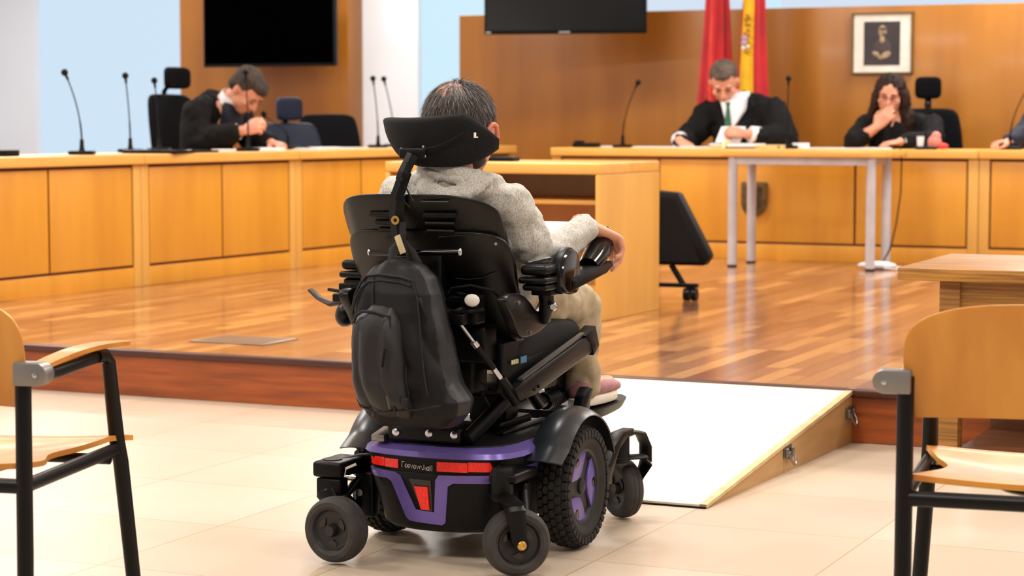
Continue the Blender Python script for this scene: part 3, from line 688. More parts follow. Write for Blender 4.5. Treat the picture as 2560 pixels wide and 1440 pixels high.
# ============================================================ OFFICE CHAIRS BEHIND THE BENCHES
def office_chair(label, loc, rot, m_, back=(.25, .48, .95), head=None, tilt=.12, z=.2, arms=True):
    t = thing('office_chair', label, 'chair', (loc[0], loc[1], z), rot, 'office chairs behind the benches')
    hw, zb, zt = back
    def b(u, v, th=0):
        x = (u - .5) * 2; zz = zb + (zt - zb) * v
        b_ = 2 * v - 1; f = math.sqrt(1 - .32 * b_ ** 6) * (.9 + .1 * math.sin(PI * min(1, v + .15)))
        zz -= (zt - zb) * .5 * (1 - math.sqrt(1 - .22 * x ** 6)) * b_
        return (x * hw * f, -.24 - tilt * v + .05 * x * x, zz)
    obj('backrest', pad(MB(), zb, zt, hw, lambda x, z: -.25 - tilt * (z - zb) / (zt - zb) + .6 * x * x, .032, p=6, wfn=lambda v: .9 + .1 * math.sin(PI * min(1, v + .15))), m_, t, angle=60)
    if head:
        hw2, za, zc2, yo = head
        def h(u, v):
            x = (u - .5) * 2; b_ = 2 * v - 1; f = math.sqrt(1 - .38 * b_ ** 4); g = math.sqrt(1 - .3 * x ** 4)
            return (x * hw2 * f, -.24 - tilt - yo + .04 * x * x + .02 * math.sin(PI * v), (za + zc2) / 2 + (zc2 - za) / 2 * b_ * g)
        obj('headrest', pad(MB(), za, zc2, hw2, lambda x, z: -.26 - tilt - yo + 1.2 * x * x, .034, p=4.5), m_, t, angle=60)
        obj('headrest_post', MB().tube([(0, -.26 - tilt, zt - .08), (0, -.31 - tilt - yo * .5, zt + .02), (0, -.29 - tilt - yo, za + .06)], [(.025, .012)] * 3, 10), 'black', t)
    m = MB(); m.box(-.26, .26, -.24, .26, .45, .53, .03); obj('seat', m, m_, t)
    obj('gas_column', MB().cyl((0, 0, .1), (0, 0, .45), .028), 'black', t)
    for k in range(5):
        a = 2 * PI * k / 5 + .3; x, y = .3 * math.cos(a), .3 * math.sin(a)
        l = obj('base_leg', MB().tube([(0, 0, .1), (x, y, .07)], [.022, .014], 8), 'black', t)
        obj('castor', MB().cyl((x, y - .012, .03), (x, y + .012, .03), .03, n=14), 'black', l)
    if arms:
        for s in (-1, 1):
            obj('armrest', MB().tube([(s * .27, -.22, .5), (s * .31, -.2, .66), (s * .31, -.1, .72), (s * .31, .12, .72)], [(.016, .02)] * 4, 10), 'black', t)
    return t
LD = V((.469, .883, 0)); LN = V((-.883, .469, 0)); LR = R(-118)
def lb(px, off): q_ = lpos(px, off); return (q_[0], q_[1])
def rb(px, off): q_ = rpos(px, off); return (q_[0], q_[1])
# ============================================================ PEOPLE
def seg(a, b, n):
    a, b = V(a), V(b); return [a + (b - a) * i / n for i in range(n + 1)]
def limb(m, pts, rs, n=18):
    """smooth limb through joints (Catmull-Rom) with matching radii"""
    P = [V(p) for p in pts]; P = [P[0] * 2 - P[1]] + P + [P[-1] * 2 - P[-2]]
    rr = [r if isinstance(r, (tuple, list)) else (r, r) for r in rs]; rr = [rr[0]] + rr + [rr[-1]]
    out = []; ro = []
    for i in range(1, len(P) - 2):
        for k in range(6):
            f = k / 6; f2, f3 = f * f, f * f * f
            out.append(.5 * ((2 * P[i]) + (P[i + 1] - P[i - 1]) * f + (2 * P[i - 1] - 5 * P[i] + 4 * P[i + 1] - P[i + 2]) * f2 + (3 * P[i] - P[i - 1] - 3 * P[i + 1] + P[i + 2]) * f3))
            ro.append(tuple(rr[i][j] + (rr[i + 1][j] - rr[i][j]) * f for j in (0, 1)))
    out.append(P[-2]); ro.append(rr[-2])
    # rounded ends
    t0 = (out[1] - out[0]).normalized(); t1 = (out[-1] - out[-2]).normalized()
    a, b = ro[0], ro[-1]
    out = [out[0] - t0 * min(a) * .8, out[0] - t0 * min(a) * .5] + out + [out[-1] + t1 * min(b) * .5, out[-1] + t1 * min(b) * .8]
    ro = [(a[0] * .45, a[1] * .45), (a[0] * .85, a[1] * .85)] + ro + [(b[0] * .85, b[1] * .85), (b[0] * .45, b[1] * .45)]
    m.tube(out, ro, n, side=(1, 0, 0) if abs((out[-1] - out[0]).normalized().x) < .85 else (0, 0, 1))
def head_mesh(m, c, rot, S, ears=True):
    old = m.M; m.M = Matrix.Translation(V(c)) @ Euler(rot).to_matrix().to_4x4() @ Matrix.Scale(S, 4)
    m.ell((0, -.012, .025), (.074, .094, .086), 28)
    m.ell((0, .022, -.03), (.064, .068, .075), 24)
    m.ell((0, .042, -.076), (.04, .042, .034), 18)            # jaw and chin
    m.ell((0, .066, -.088), (.02, .018, .018), 14)
    m.tube([(0, .082, .022), (0, .096, -.002), (0, .108, -.022), (0, .092, -.034)], [.009, .0105, .0145, .011], 12)   # nose
    for s in (-1, 1):
        m.ell((s * .011, .092, -.027), (.009, .011, .008), 10)
        m.ell((s * .032, .078, .026), (.026, .012, .008), 12)     # brow ridge
        m.ell((s * .042, .058, -.018), (.024, .024, .022), 12)    # cheek
        if ears: m.ell((s * .078, -.012, -.008), (.008, .02, .034), 16, (0, s * .25, 0)); 
    m.ell((0, .084, -.054), (.024, .012, .006), 12); m.ell((0, .082, -.064), (.021, .012, .007), 12)
    m.tube([(0, -.018, -.02), (0, -.028, -.09), (0, -.035, -.17)], [.05, .05, .057], 20)
    m.M = old
def face_parts(t, c, rot, S, brow='feature'):
    Mx = Matrix.Translation(V(c)) @ Euler(rot).to_matrix().to_4x4() @ Matrix.Scale(S, 4)
    for s in (-1, 1):
        m = MB(); m.M = Mx; m.ell((s * .031, .080, .009), (.013, .008, .005), 12); e = obj('eyelid', m, 'lips', t)
        m = MB(); m.M = Mx; m.tube([(s * .019, .0865, .006), (s * .031, .0885, .0045), (s * .043, .083, .006)], .0022, 6); obj('eyelash', m, 'feature', e)
        m = MB(); m.M = Mx; m.tube([(s * .014, .09, .028), (s * .032, .09, .033), (s * .05, .078, .027)], [(.004, .003)] * 3, 8); obj('eyebrow', m, brow, t)
    m = MB(); m.M = Mx; m.ell((0, .0935, -.059), (.022, .005, .006), 12); obj('lips', m, 'lips', t)
def hand(m, wrist, fdir, pdir, S, curl=.5, spread=.12, side=1, thumb=.5, curls=None):
    """wrist, finger direction, palm-facing direction; side=+1 right hand"""
    f = V(fdir).normalized(); p = V(pdir); p = (p - f * p.dot(f)).normalized(); x = f.cross(p) * side   # x points towards the thumb
    w_ = V(wrist)
    def at(a, b, c): return w_ + x * a * S + f * b * S + p * c * S
    m.tube([at(0, -.03, 0), at(0, 0, 0), at(.0, .03, 0), at(0, .07, 0), at(0, .095, 0)], [(.024 * S, .019 * S), (.027 * S, .018 * S), (.036 * S, .017 * S), (.042 * S, .0145 * S), (.037 * S, .011 * S)], 16, side=tuple(x))
    L = [(.032, .088, .072, .0088), (.0115, .094, .080, .009), (-.010, .091, .074, .0086), (-.031, .083, .058, .0076)]
    for i, (a, b, ln, r) in enumerate(L):
        cu = (curls[i] if curls else curl * (1 + .08 * i))
        an = a * spread * 4; q = at(a, b - .012, 0); ang = .15 * cu; pts = [q]; cur = at(a, b, 0); pts.append(cur)
        for k, fr in enumerate((.46, .30, .24)):
            ang += cu * (.9 if k else .75)
            d = f * math.cos(ang) + p * math.sin(ang) + x * an * .3 * (1 if k == 0 else .3)
            cur = cur + d.normalized() * ln * fr * S; pts.append(cur)
        m.tube(pts, [r * S * 1.1, r * S * 1.1, r * S, r * S * .92, r * S * .75], 10, side=tuple(x))
        m.ell(pts[-1], (r * S * .75,) * 3, 8)
    a0 = at(.022, .022, .004); a1 = at(.046, .045, .012 + .01 * thumb); a2 = at(.060 - .012 * thumb, .072, .018 + .02 * thumb); a3 = at(.062 - .028 * thumb, .098, .022 + .026 * thumb)
    m.tube([a0, a1, a2, a3], [.0145 * S, .0125 * S, .0105 * S, .008 * S], 10); m.ell(a3, (.008 * S,) * 3, 8)
def body_core(m, J, S):
    limb(m, [J['pelvis'], J['waist'], J['chest'], J['neck']], [(.145 * S, .11 * S), (.13 * S, .10 * S), (.155 * S, .105 * S), (.06 * S, .055 * S)], 24)
    for s in 'LR':
        sh, el, wr = V(J['sh' + s]), V(J['el' + s]), V(J['wr' + s])
        limb(m, [V(J['chest']) * .35 + sh * .65, sh, sh * .45 + el * .55, el, el * .5 + wr * .5, wr], [.05 * S, .056 * S, .046 * S, .04 * S, .036 * S, .026 * S])
        hp_, kn, an, to = [V(J[k + s]) for k in ('hip', 'knee', 'ank', 'toe')]
        limb(m, [hp_, hp_ * .5 + kn * .5, kn, kn * .55 + an * .45, an], [.085 * S, .075 * S, .055 * S, .05 * S, .034 * S])
        limb(m, [an - V((0, 0, .02 * S)), an * .5 + to * .5 - V((0, 0, .03 * S)), to], [.035 * S, .034 * S, .028 * S])
LEGS = dict(hipL=(-.1, .02, 0), hipR=(.1, .02, 0))
def seated(name, label, loc, rot, S, Z0, sh, neck, headc, headrot, arms, hands, top, top_kw, extra=None, hair=None, beard=None):
    """sh: shoulder height, Z0 pelvis height; arms = (elR,wrR,elL,wrL) local"""
    t = thing(name, label, 'person', (loc[0], loc[1], 0), rot, None)
    J = dict(pelvis=(0, -.05, Z0), waist=(0, -.03, Z0 + (sh - Z0) * .4), chest=top_kw.get('chest', (0, 0, Z0 + (sh - Z0) * .78)), neck=neck)
    hs = .165 * S; sy = top_kw.get('sy', 0.0)
    J['shR'] = top_kw.get('shR', (hs, sy, sh)); J['shL'] = top_kw.get('shL', (-hs, sy, sh))
    J['elR'], J['wrR'], J['elL'], J['wrL'] = arms
    for s, k in ((-1, 'L'), (1, 'R')):
        J['hip' + k] = (s * .09 * S, 0, Z0 - .02); J['knee' + k] = (s * .11 * S, .40 * S, Z0 + .0); J['ank' + k] = (s * .11 * S, .40 * S, .2 + .07 * S); J['toe' + k] = (s * .12 * S, .52 * S, .2 + .03 * S)
    m = MB(); body_core(m, J, S)
    head_mesh(m, headc, headrot, S)
    hc = V(headc); q = Euler(headrot).to_matrix() @ V((0, -.03 * S, -.12 * S)) + hc
    limb(m, [J['neck'], (V(J['neck']) + q) / 2, q], [.052 * S] * 3)
    for s, side in (('R', 1), ('L', -1)):
        h = hands[s]; hand(m, J['wr' + s], h['f'], h['p'], S, h.get('curl', .5), side=side, thumb=h.get('thumb', .5), curls=h.get('curls'))
    b = obj('body', m, 'skin', t); remesh(b, .007, 3)
    # clothing
    m = MB(); e = .022
    limb(m, [J['pelvis'], J['waist'], J['chest'], V(J['neck']) - V((0, 0, .035 * S))], [(.165 * S, .13 * S), (.15 * S, .12 * S), (.175 * S, .125 * S), (.07 * S, .065 * S)], 24)
    wide = top_kw.get('wide', 1)
    a_, b_ = V(J['shR']), V(J['shL']); mid_ = (a_ + b_) / 2
    limb(m, [b_ * .9 + a_ * .1 + V((0, 0, -.01)), mid_ + V((0, -.02 * S, .012 * S)), a_ * .9 + b_ * .1 + V((0, 0, -.01))], [(.075 * S, .075 * S), (.105 * S, .085 * S), (.075 * S, .075 * S)])
    for s in 'LR':
        sh_, el, wr = V(J['sh' + s]), V(J['el' + s]), V(J['wr' + s])
        cuff = el + (wr - el) * top_kw.get('cuff', {}).get(s, .86)
        limb(m, [V(J['chest']) * .4 + sh_ * .6, sh_, sh_ * .45 + el * .55, el, el * .5 + cuff * .5, cuff], [.07 * S, .076 * S, .064 * S * wide, .06 * S * wide, .054 * S * wide, .046 * S * wide ** 1.3])
    c = obj(top_kw.get('name', 'robe'), m, top, t); remesh(c, .011, 12); wrinkle(c, .012 * S, 9); folds(c, .014 * S, 9, 3)
    m = MB()
    for s in 'LR':
        hp_, kn, an = [V(J[k + s]) for k in ('hip', 'knee', 'ank')]
        limb(m, [hp_, hp_ * .5 + kn * .5, kn, kn * .5 + an * .5, an], [.105 * S, .09 * S, .07 * S, .062 * S, .055 * S])
    limb(m, [J['pelvis'], V(J['pelvis']) + V((0, .02, .06))], [(.17 * S, .13 * S)] * 2)
    c = obj('trousers', m, 'robe', t); remesh(c, .013, 3)
    for s in 'LR':
        m = MB(); an, to = V(J['ank' + s]), V(J['toe' + s]); limb(m, [an - V((0, .03 * S, .035 * S)), an * .5 + to * .5 - V((0, 0, .03 * S)), to + V((0, .01, 0))], [.042 * S, .043 * S, .036 * S]); obj('shoe', m, 'black', t)
    if hair:
        Mx = Matrix.Translation(hc) @ Euler(headrot).to_matrix().to_4x4() @ Matrix.Scale(S, 4)
        m = MB(); m.M = Mx
        for el_ in hair['ells']: m.ell(el_[0], el_[1], 24)
        for tb in hair.get('tubes', []): m.tube(tb[0], tb[1], 12)
        hb = obj('hair', m, hair['mat'], t); remesh(hb, .006, 2); wrinkle(hb, hair.get('amp', .006), 38, (1, 1, .6))
    face_parts(t, headc, headrot, S)
    return t, J
short_hair = [((0, -.028, .046), (.081, .088, .078)), ((0, -.05, .005), (.0765, .058, .062)), ((0, .02, .082), (.062, .062, .034))]

# judge with the green tie --------------------------------------------------
S = 1.3; jp = rb(1850, .78); JR = PI + R(-24.3)
hr = (R(-38), R(3), R(13))
judge, J = seated('person', 'man in black robe and green tie reading papers before the flags', jp, JR, S, .62, 1.28, (.03, .04, 1.37), (.095, .115, 1.475), hr,
    ((.385, .12, 1.04), (.345, .40, 1.05), (-.38, .12, 1.05), (-.14, .34, 1.10)),
    {'R': dict(f=(-.35, .25, -.18), p=(0, -.2, -1), curl=.45), 'L': dict(f=(.75, .2, .12), p=(.2, -.55, -.6), curl=1.0)},
    'robe', dict(wide=1.35, cuff={'R': .8, 'L': .62}, shR=(.235, .0, 1.265), shL=(-.25, -.0, 1.285), chest=(0, .0, 1.14)),
    hair=dict(mat='hair_judge', ells=[((0, -.03, .05), (.082, .088, .078)), ((0, -.05, .01), (.0785, .062, .066)), ((0, .022, .088), (.060, .060, .030))], amp=.008))
# shirt collar, shirt front, tie, white cuffs
m = MB(); m.tube([(.022 + .098 * math.cos(a), .035 + .088 * math.sin(a), 1.365 - .02 * math.cos(a)) for a in [i / 16 * 2 * PI for i in range(17)]], [(.030, .008)] * 17, 8, side=(0, 0, 1)); 
m.prism([(-.08, 1.37), (.105, 1.335), (.09, 1.27), (.06, 1.17), (.035, 1.10), (-.02, 1.18), (-.07, 1.27)], .08, .165, 'y', .004)
obj('shirt', m, 'white_cloth', judge)
m = MB(); m.prism([(.027, 1.335), (.067, 1.33), (.059, 1.30), (.072, 1.20), (.07, 1.10), (.04, 1.05), (.012, 1.11), (.022, 1.21), (.034, 1.30)], .150, .170, 'y', .004); obj('tie', m, 'green_tie', judge)
for s in 'RL':
    el, wr = V(J['el' + s]), V(J['wr' + s]); d = (wr - el).normalized()
    k0, k1 = ((.70, .98) if s == 'R' else (.45, .85))
    obj('cuff', MB().tube([el + (wr - el) * k0, el + (wr - el) * k1], [.072, .064], 20), 'white_cloth', judge)
hj = V(jp + (0,)); 
def jw(x, y, z): return Matrix.Rotation(JR, 3, 'Z') @ V((x, y, 0)) + V((jp[0], jp[1], z))
t = thing('held_paper', 'white sheets held up in the hand of the man with the green tie', 'papers', tuple(jw(-.01, .36, 1.035)), JR)
obj('sheet', MB().sheet(lambda u, v: ((u - .5) * .19 - .03 * v, -.02 - .05 * v, .0 + .115 * v + .004 * math.sin(PI * u)), 8, 8, .0015), 'paper', t)
obj('sheet', MB().sheet(lambda u, v: ((u - .5) * .19 - .005 - .02 * v, -.01 - .06 * v, .0 + .10 * v), 8, 8, .0015), 'paper', t)
obj('sheet', MB().sheet(lambda u, v: ((u - .5) * .30 - .02, .05 - .12 * v, -.018 + .012 * v), 8, 8, .002), 'paper', t)

# long haired woman -----------------------------------------------------------
S = 1.22; wp = rb(2243, .78)
wh = (R(-14), R(-4), R(10))
woman, J = seated('person', 'long dark haired woman in black resting her chin on her hand', wp, JR, S, .62, 1.16, (0, .06, 1.245), (.035, .12, 1.375), wh,
    ((.25, .30, 1.04), (.095, .285, 1.145), (-.30, .18, 1.06), (-.12, .42, 1.045)),
    {'R': dict(f=(-.62, -.10, .72), p=(-.1, -1, .15), curl=.35), 'L': dict(f=(.6, .45, -.1), p=(0, -.1, -1), curl=.6)},
    'robe', dict(wide=1.1, cuff={'R': .45, 'L': .86}, shR=(.2, .06, 1.155), shL=(-.24, .02, 1.165), name='jacket', chest=(0, .03, 1.04)),
    hair=dict(mat='hair_woman', amp=.010, ells=[((0, -.03, .04), (.094, .10, .092)), ((0, -.055, -.04), (.108, .075, .11)), ((.085, .0, -.06), (.028, .05, .10)), ((-.09, .0, -.06), (.036, .055, .11)),
        ((.1, -.01, -.15), (.035, .045, .08)), ((-.11, .02, -.17), (.05, .055, .11)), ((-.1, .05, -.235), (.04, .04, .06))]))
m = MB(); m.M = Matrix.Translation(V((.035, .12, 1.375))) @ Euler(wh).to_matrix().to_4x4() @ Matrix.Scale(S, 4)
for s in (-1, 1): m.tube([(s * .034 + .021 * math.cos(a), .101, .006 + .016 * math.sin(a)) for a in [i / 16 * 2 * PI for i in range(17)]], .0016, 6)
m.tube([(-.012, .103, .008), (.012, .103, .008)], .0016, 6)
obj('glasses', m, 'feature', woman)
obj('cuff', MB().tube([V(J['elL']) + (V(J['wrL']) - V(J['elL'])) * .8, V(J['elL']) + (V(J['wrL']) - V(J['elL'])) * .95], [.045, .045], 16), 'white_cloth', woman)

# man in robe at the left bench -------------------------------------------------
S = 1.3; mp = lb(515, .98)
mh = (R(-52), 0, R(0))
man, J = seated('person', 'man in dark robe bent over the left bench beside the tall black chair', mp, LR, S, .62, 1.27, (0, .20, 1.345), (0, .355, 1.40), mh,
    ((.29, .12, 1.045), (.18, .46, 1.13), (-.3, .20, 1.05), (-.06, .52, 1.04)),
    {'R': dict(f=(-.1, .9, .25), p=(-1, 0, -.3), curl=1.0), 'L': dict(f=(.3, .9, -.1), p=(0, 0, -1), curl=.9)},
    'robe', dict(wide=1.25, cuff={'R': .78, 'L': .85}, sy=.10, shR=(.215, .10, 1.27), shL=(-.215, .10, 1.27), chest=(0, .05, 1.12)),
    hair=dict(mat='hair_man', amp=.007, ells=[((0, -.028, .048), (.083, .092, .082)), ((0, -.055, .0), (.079, .055, .058)), ((0, .035, .085), (.055, .065, .038))]))
m = MB(); c0 = V((0, .225, 1.345)); ax = V((0, .62, .78)).normalized()
m.lathe([(.088, -.035), (.083, .03), (.078, .03), (.08, -.035)], c0, tuple(ax), 24, cap=False); obj('collar', m, 'white_cloth', man)
obj('shirt', MB().prism([(.13, 1.37), (.28, 1.31), (.27, 1.1), (.20, 1.02), (.14, 1.2)], -.085, .085, 'x', .01), 'navy', man)
el, wr = V(J['elR']), V(J['wrR'])
obj('cuff', MB().tube([el + (wr - el) * .78, el + (wr - el) * .9], [.062, .055], 18), 'white_cloth', man)
obj('gold_braid', MB().tube([el + (wr - el) * .38, el + (wr - el) * .42], [.078, .078], 20), mat('braid', '#9a7048', .6), man)

# sleeve at the right edge ------------------------------------------------------
ep = rb(2665, .78); S = 1.25
edge, J = seated('person', 'person in dark blue sleeve cut by the right edge, hand on the bench', ep, JR, S, .62, 1.20, (0, .03, 1.29), (0, .06, 1.42), (R(-10), 0, 0),
    ((.30, .16, 1.08), (.33, .45, 1.045), (-.3, .16, 1.06), (-.12, .45, 1.045)),
    {'R': dict(f=(.5, .6, -.05), p=(-.3, 0, -1), curl=.9), 'L': dict(f=(.6, .45, -.1), p=(0, -.1, -1), curl=.6)},
    'navy', dict(wide=1.1, name='jacket', cuff={'R': .85, 'L': .86}), hair=dict(mat='hair_dark', ells=short_hair))

# office chairs
q_ = lb(514, 1.2); office_chair('tall black office chair with curved headrest behind the left man', q_, LR, 'chair_black', back=(.30, .5, 1.19), head=(.14, 1.225, 1.385, -.10), tilt=.1)
q_ = lb(765, 1.2); office_chair('navy blue office chair with headrest right of the left man', q_, R(-150), 'navy_chair', back=(.27, .5, .98), head=(.11, .995, 1.18, -.04), tilt=.1)
q_ = lb(822, 1.2); office_chair('wide low black office chair before the wood panel', (q_[0] + .02, q_[1] + .3), R(-165), 'chair_black', back=(.27, .5, 1.05), tilt=.08)
q_ = rb(2314, 1.25); office_chair('black office chair with square headrest behind the long haired woman', q_, JR + R(12), 'chair_black', back=(.27, .5, 1.09), head=(.10, 1.16, 1.33, -.0), tilt=.05)
# ============================================================ POWERED WHEELCHAIR (local: x right, y forward)
WL = (-.095, 5.89, 0); WR = R(-23.5)
WC = thing('powered_wheelchair', 'black and purple powered wheelchair seen from behind, facing the stage', 'wheelchair', WL, WR)
# --- base
def outline(w, r0, r1, k=1.0, n=14):
    """rounded body outline, bulging rear at y=r0, front y=r1"""
    pts = []
    for i in range(n + 1):
        f = -1 + 2 * i / n
        pts.append((f * w * .80, r0 - .0 + .035 * abs(f) ** 2.2))
    pts += [(w * .93, r0 + .07), (w, r0 + .13), (w, r0 + .2), (w * .98, r1 - .1), (w * .9, r1 - .03), (w * .7, r1), (-w * .7, r1), (-w * .9, r1 - .03), (-w * .98, r1 - .1), (-w, r0 + .2), (-w, r0 + .13), (-w * .93, r0 + .07)]
    return pts
def body_z(z0, z1, w0, w1, ra, rb_, fr=.28, steps=1):
    rs = []
    for k in range(steps + 1):
        f = k / steps; rs.append([(x, y, z0 + (z1 - z0) * f) for x, y in outline(w0 + (w1 - w0) * f, ra + (rb_ - ra) * f, fr)])
    return rs
BX = .01
def sh_(rs): return [[(x + BX, y, z) for x, y, z in r] for r in rs]
m = MB(); m.rings(sh_(body_z(.085, .10, .165, .185, -.325, -.34) + body_z(.10, .245, .185, .222, -.34, -.362, steps=3)[1:] + body_z(.245, .249, .222, .219, -.362, -.360)[1:])); obj('base_body', m, 'base_black', WC, angle=50)
m = MB(); m.rings(sh_(body_z(.249, .290, .219, .228, -.358, -.362))); obj('bumper_band', m, 'base_black', WC, angle=50)
m = MB(); m.rings(sh_(body_z(.290, .294, .228, .234, -.362, -.372) + body_z(.294, .308, .234, .230, -.372, -.366)[1:] + body_z(.308, .318, .230, .205, -.366, -.335)[1:])); obj('purple_rim', m, 'purple', WC, angle=30)
m = MB(); m.rings(sh_(body_z(.305, .322, .196, .19, -.325, -.32, .25))); 
for x in (-.10, 0, .1): m.box(x - .012 + BX, x + .012 + BX, -.10, .22, .322, .332, .004)
obj('top_cover', m, 'base_black', WC)
# rear face position as a function of x and z (to lay trims on the bulging back)
def ry(x, z, off=0):
    k = (z - .10) / .145; w = (.185 + .037 * k) if z < .249 else .223; r0 = (-.34 - .022 * k) if z < .249 else -.36
    f = min(1.0, abs(x - BX) / (w * .80)); y = r0 + .035 * f ** 2.2
    ex = abs(x - BX) - w * .80
    if ex > 0: y += .035 * ex / (w * .13) if ex < w * .13 else .035 + (ex - w * .13) * 1.6
    return y - off
def decal(poly, off=.004, th=.004, sub=10):
    """polygon (x,z) triangulated strip laid on the rear face"""
    m = bmesh.new(); vs = [m.verts.new((x, 0, z)) for x, z in poly]; f = m.faces.new(vs); f.normal_update()
    bmesh.ops.triangulate(m, faces=[f]); bmesh.ops.subdivide_edges(m, edges=m.edges[:], cuts=3, use_grid_fill=True)
    ex = bmesh.ops.extrude_face_region(m, geom=m.faces[:]); top = [v for v in ex['geom'] if isinstance(v, bmesh.types.BMVert)]; ts = set(top)
    for v in m.verts: v.co.y = ry(v.co.x, v.co.z, off if v in ts else off - th - .002)
    b = MB(); m.verts.index_update(); b.faces([tuple(v.co) for v in m.verts], [[v.index for v in f.verts] for f in m.faces]); m.free(); return b
obj('purple_trim', decal([(-.19, .248), (-.09, .246), (-.072, .238), (-.030, .146), (.026, .142), (.036, .232), (.046, .247), (.21, .250), (.21, .228), (.085, .226), (.070, .216), (.056, .114), (.046, .107), (-.052, .112), (-.064, .122), (-.104, .218), (-.118, .226), (-.186, .226)]), 'purple', WC, angle=25)
for k, (a, b, z0, z1) in enumerate([(-.186, -.128, .258, .282), (-.126, -.080, .257, .281), (.040, .125, .257, .283), (.127, .202, .259, .285)]):
    obj('red_reflector', decal([(a, z0), (b, z0 + .0), (b, z1), (a, z1)], .003), 'red_refl', WC)
obj('lamp_recess', decal([(-.045, .232), (.022, .230), (.020, .142), (-.012, .142)], .002), 'black_gloss', WC)
obj('red_reflector', decal([(-.028, .212), (.012, .212), (.013, .148), (-.012, .148)], .007), 'red_refl', WC)
# worn silver lettering on the band, as illegible as in the photo
m = MB(); random.seed(5)
x = -.066
O_ = [(.5 + .5 * math.cos(t_), .35 + .35 * math.sin(t_)) for t_ in [k * PI / 4 for k in range(9)]]
for wd, st in [(.008, [(1, 1), (0, 1), (0, .5), (.8, .5), (0, .5), (0, 0)]), (.007, O_), (.006, O_), (.007, [(0, .7), (.5, 0), (1, .7)]), (.007, O_), (.006, [(0, .7), (.5, 0), (1, .7)]), (.006, O_[:6]), (.003, [(0, .1), (1, .1)]),
               (.006, [(0, 1), (0, 0), (0, .6), (1, .6), (1, 0)]), (.006, O_ + [(1, .7), (1, 0)]), (.003, [(.5, 1), (.5, 0)]), (.003, [(.5, 1.1), (.5, 0)])]:
    m.tube([(x + wd * a_, ry(x, .27, .0045), .262 + .0145 * b_ - .05 * (x + .066)) for a_, b_ in st], .0011, 6); x += wd + .0024
obj('lettering', m, 'chrome', WC)
# side trim
for s in (-1, 1):
    m = MB(); pol = [(-.20, .262), (-.06, .262), (-.03, .20), (-.05, .20), (-.085, .238), (-.20, .238)]
    xx = BX + s * .222; m.prism(pol, min(xx, xx + s * .006), max(xx, xx + s * .006), 'x', .001); obj('purple_trim', m, 'purple', WC)
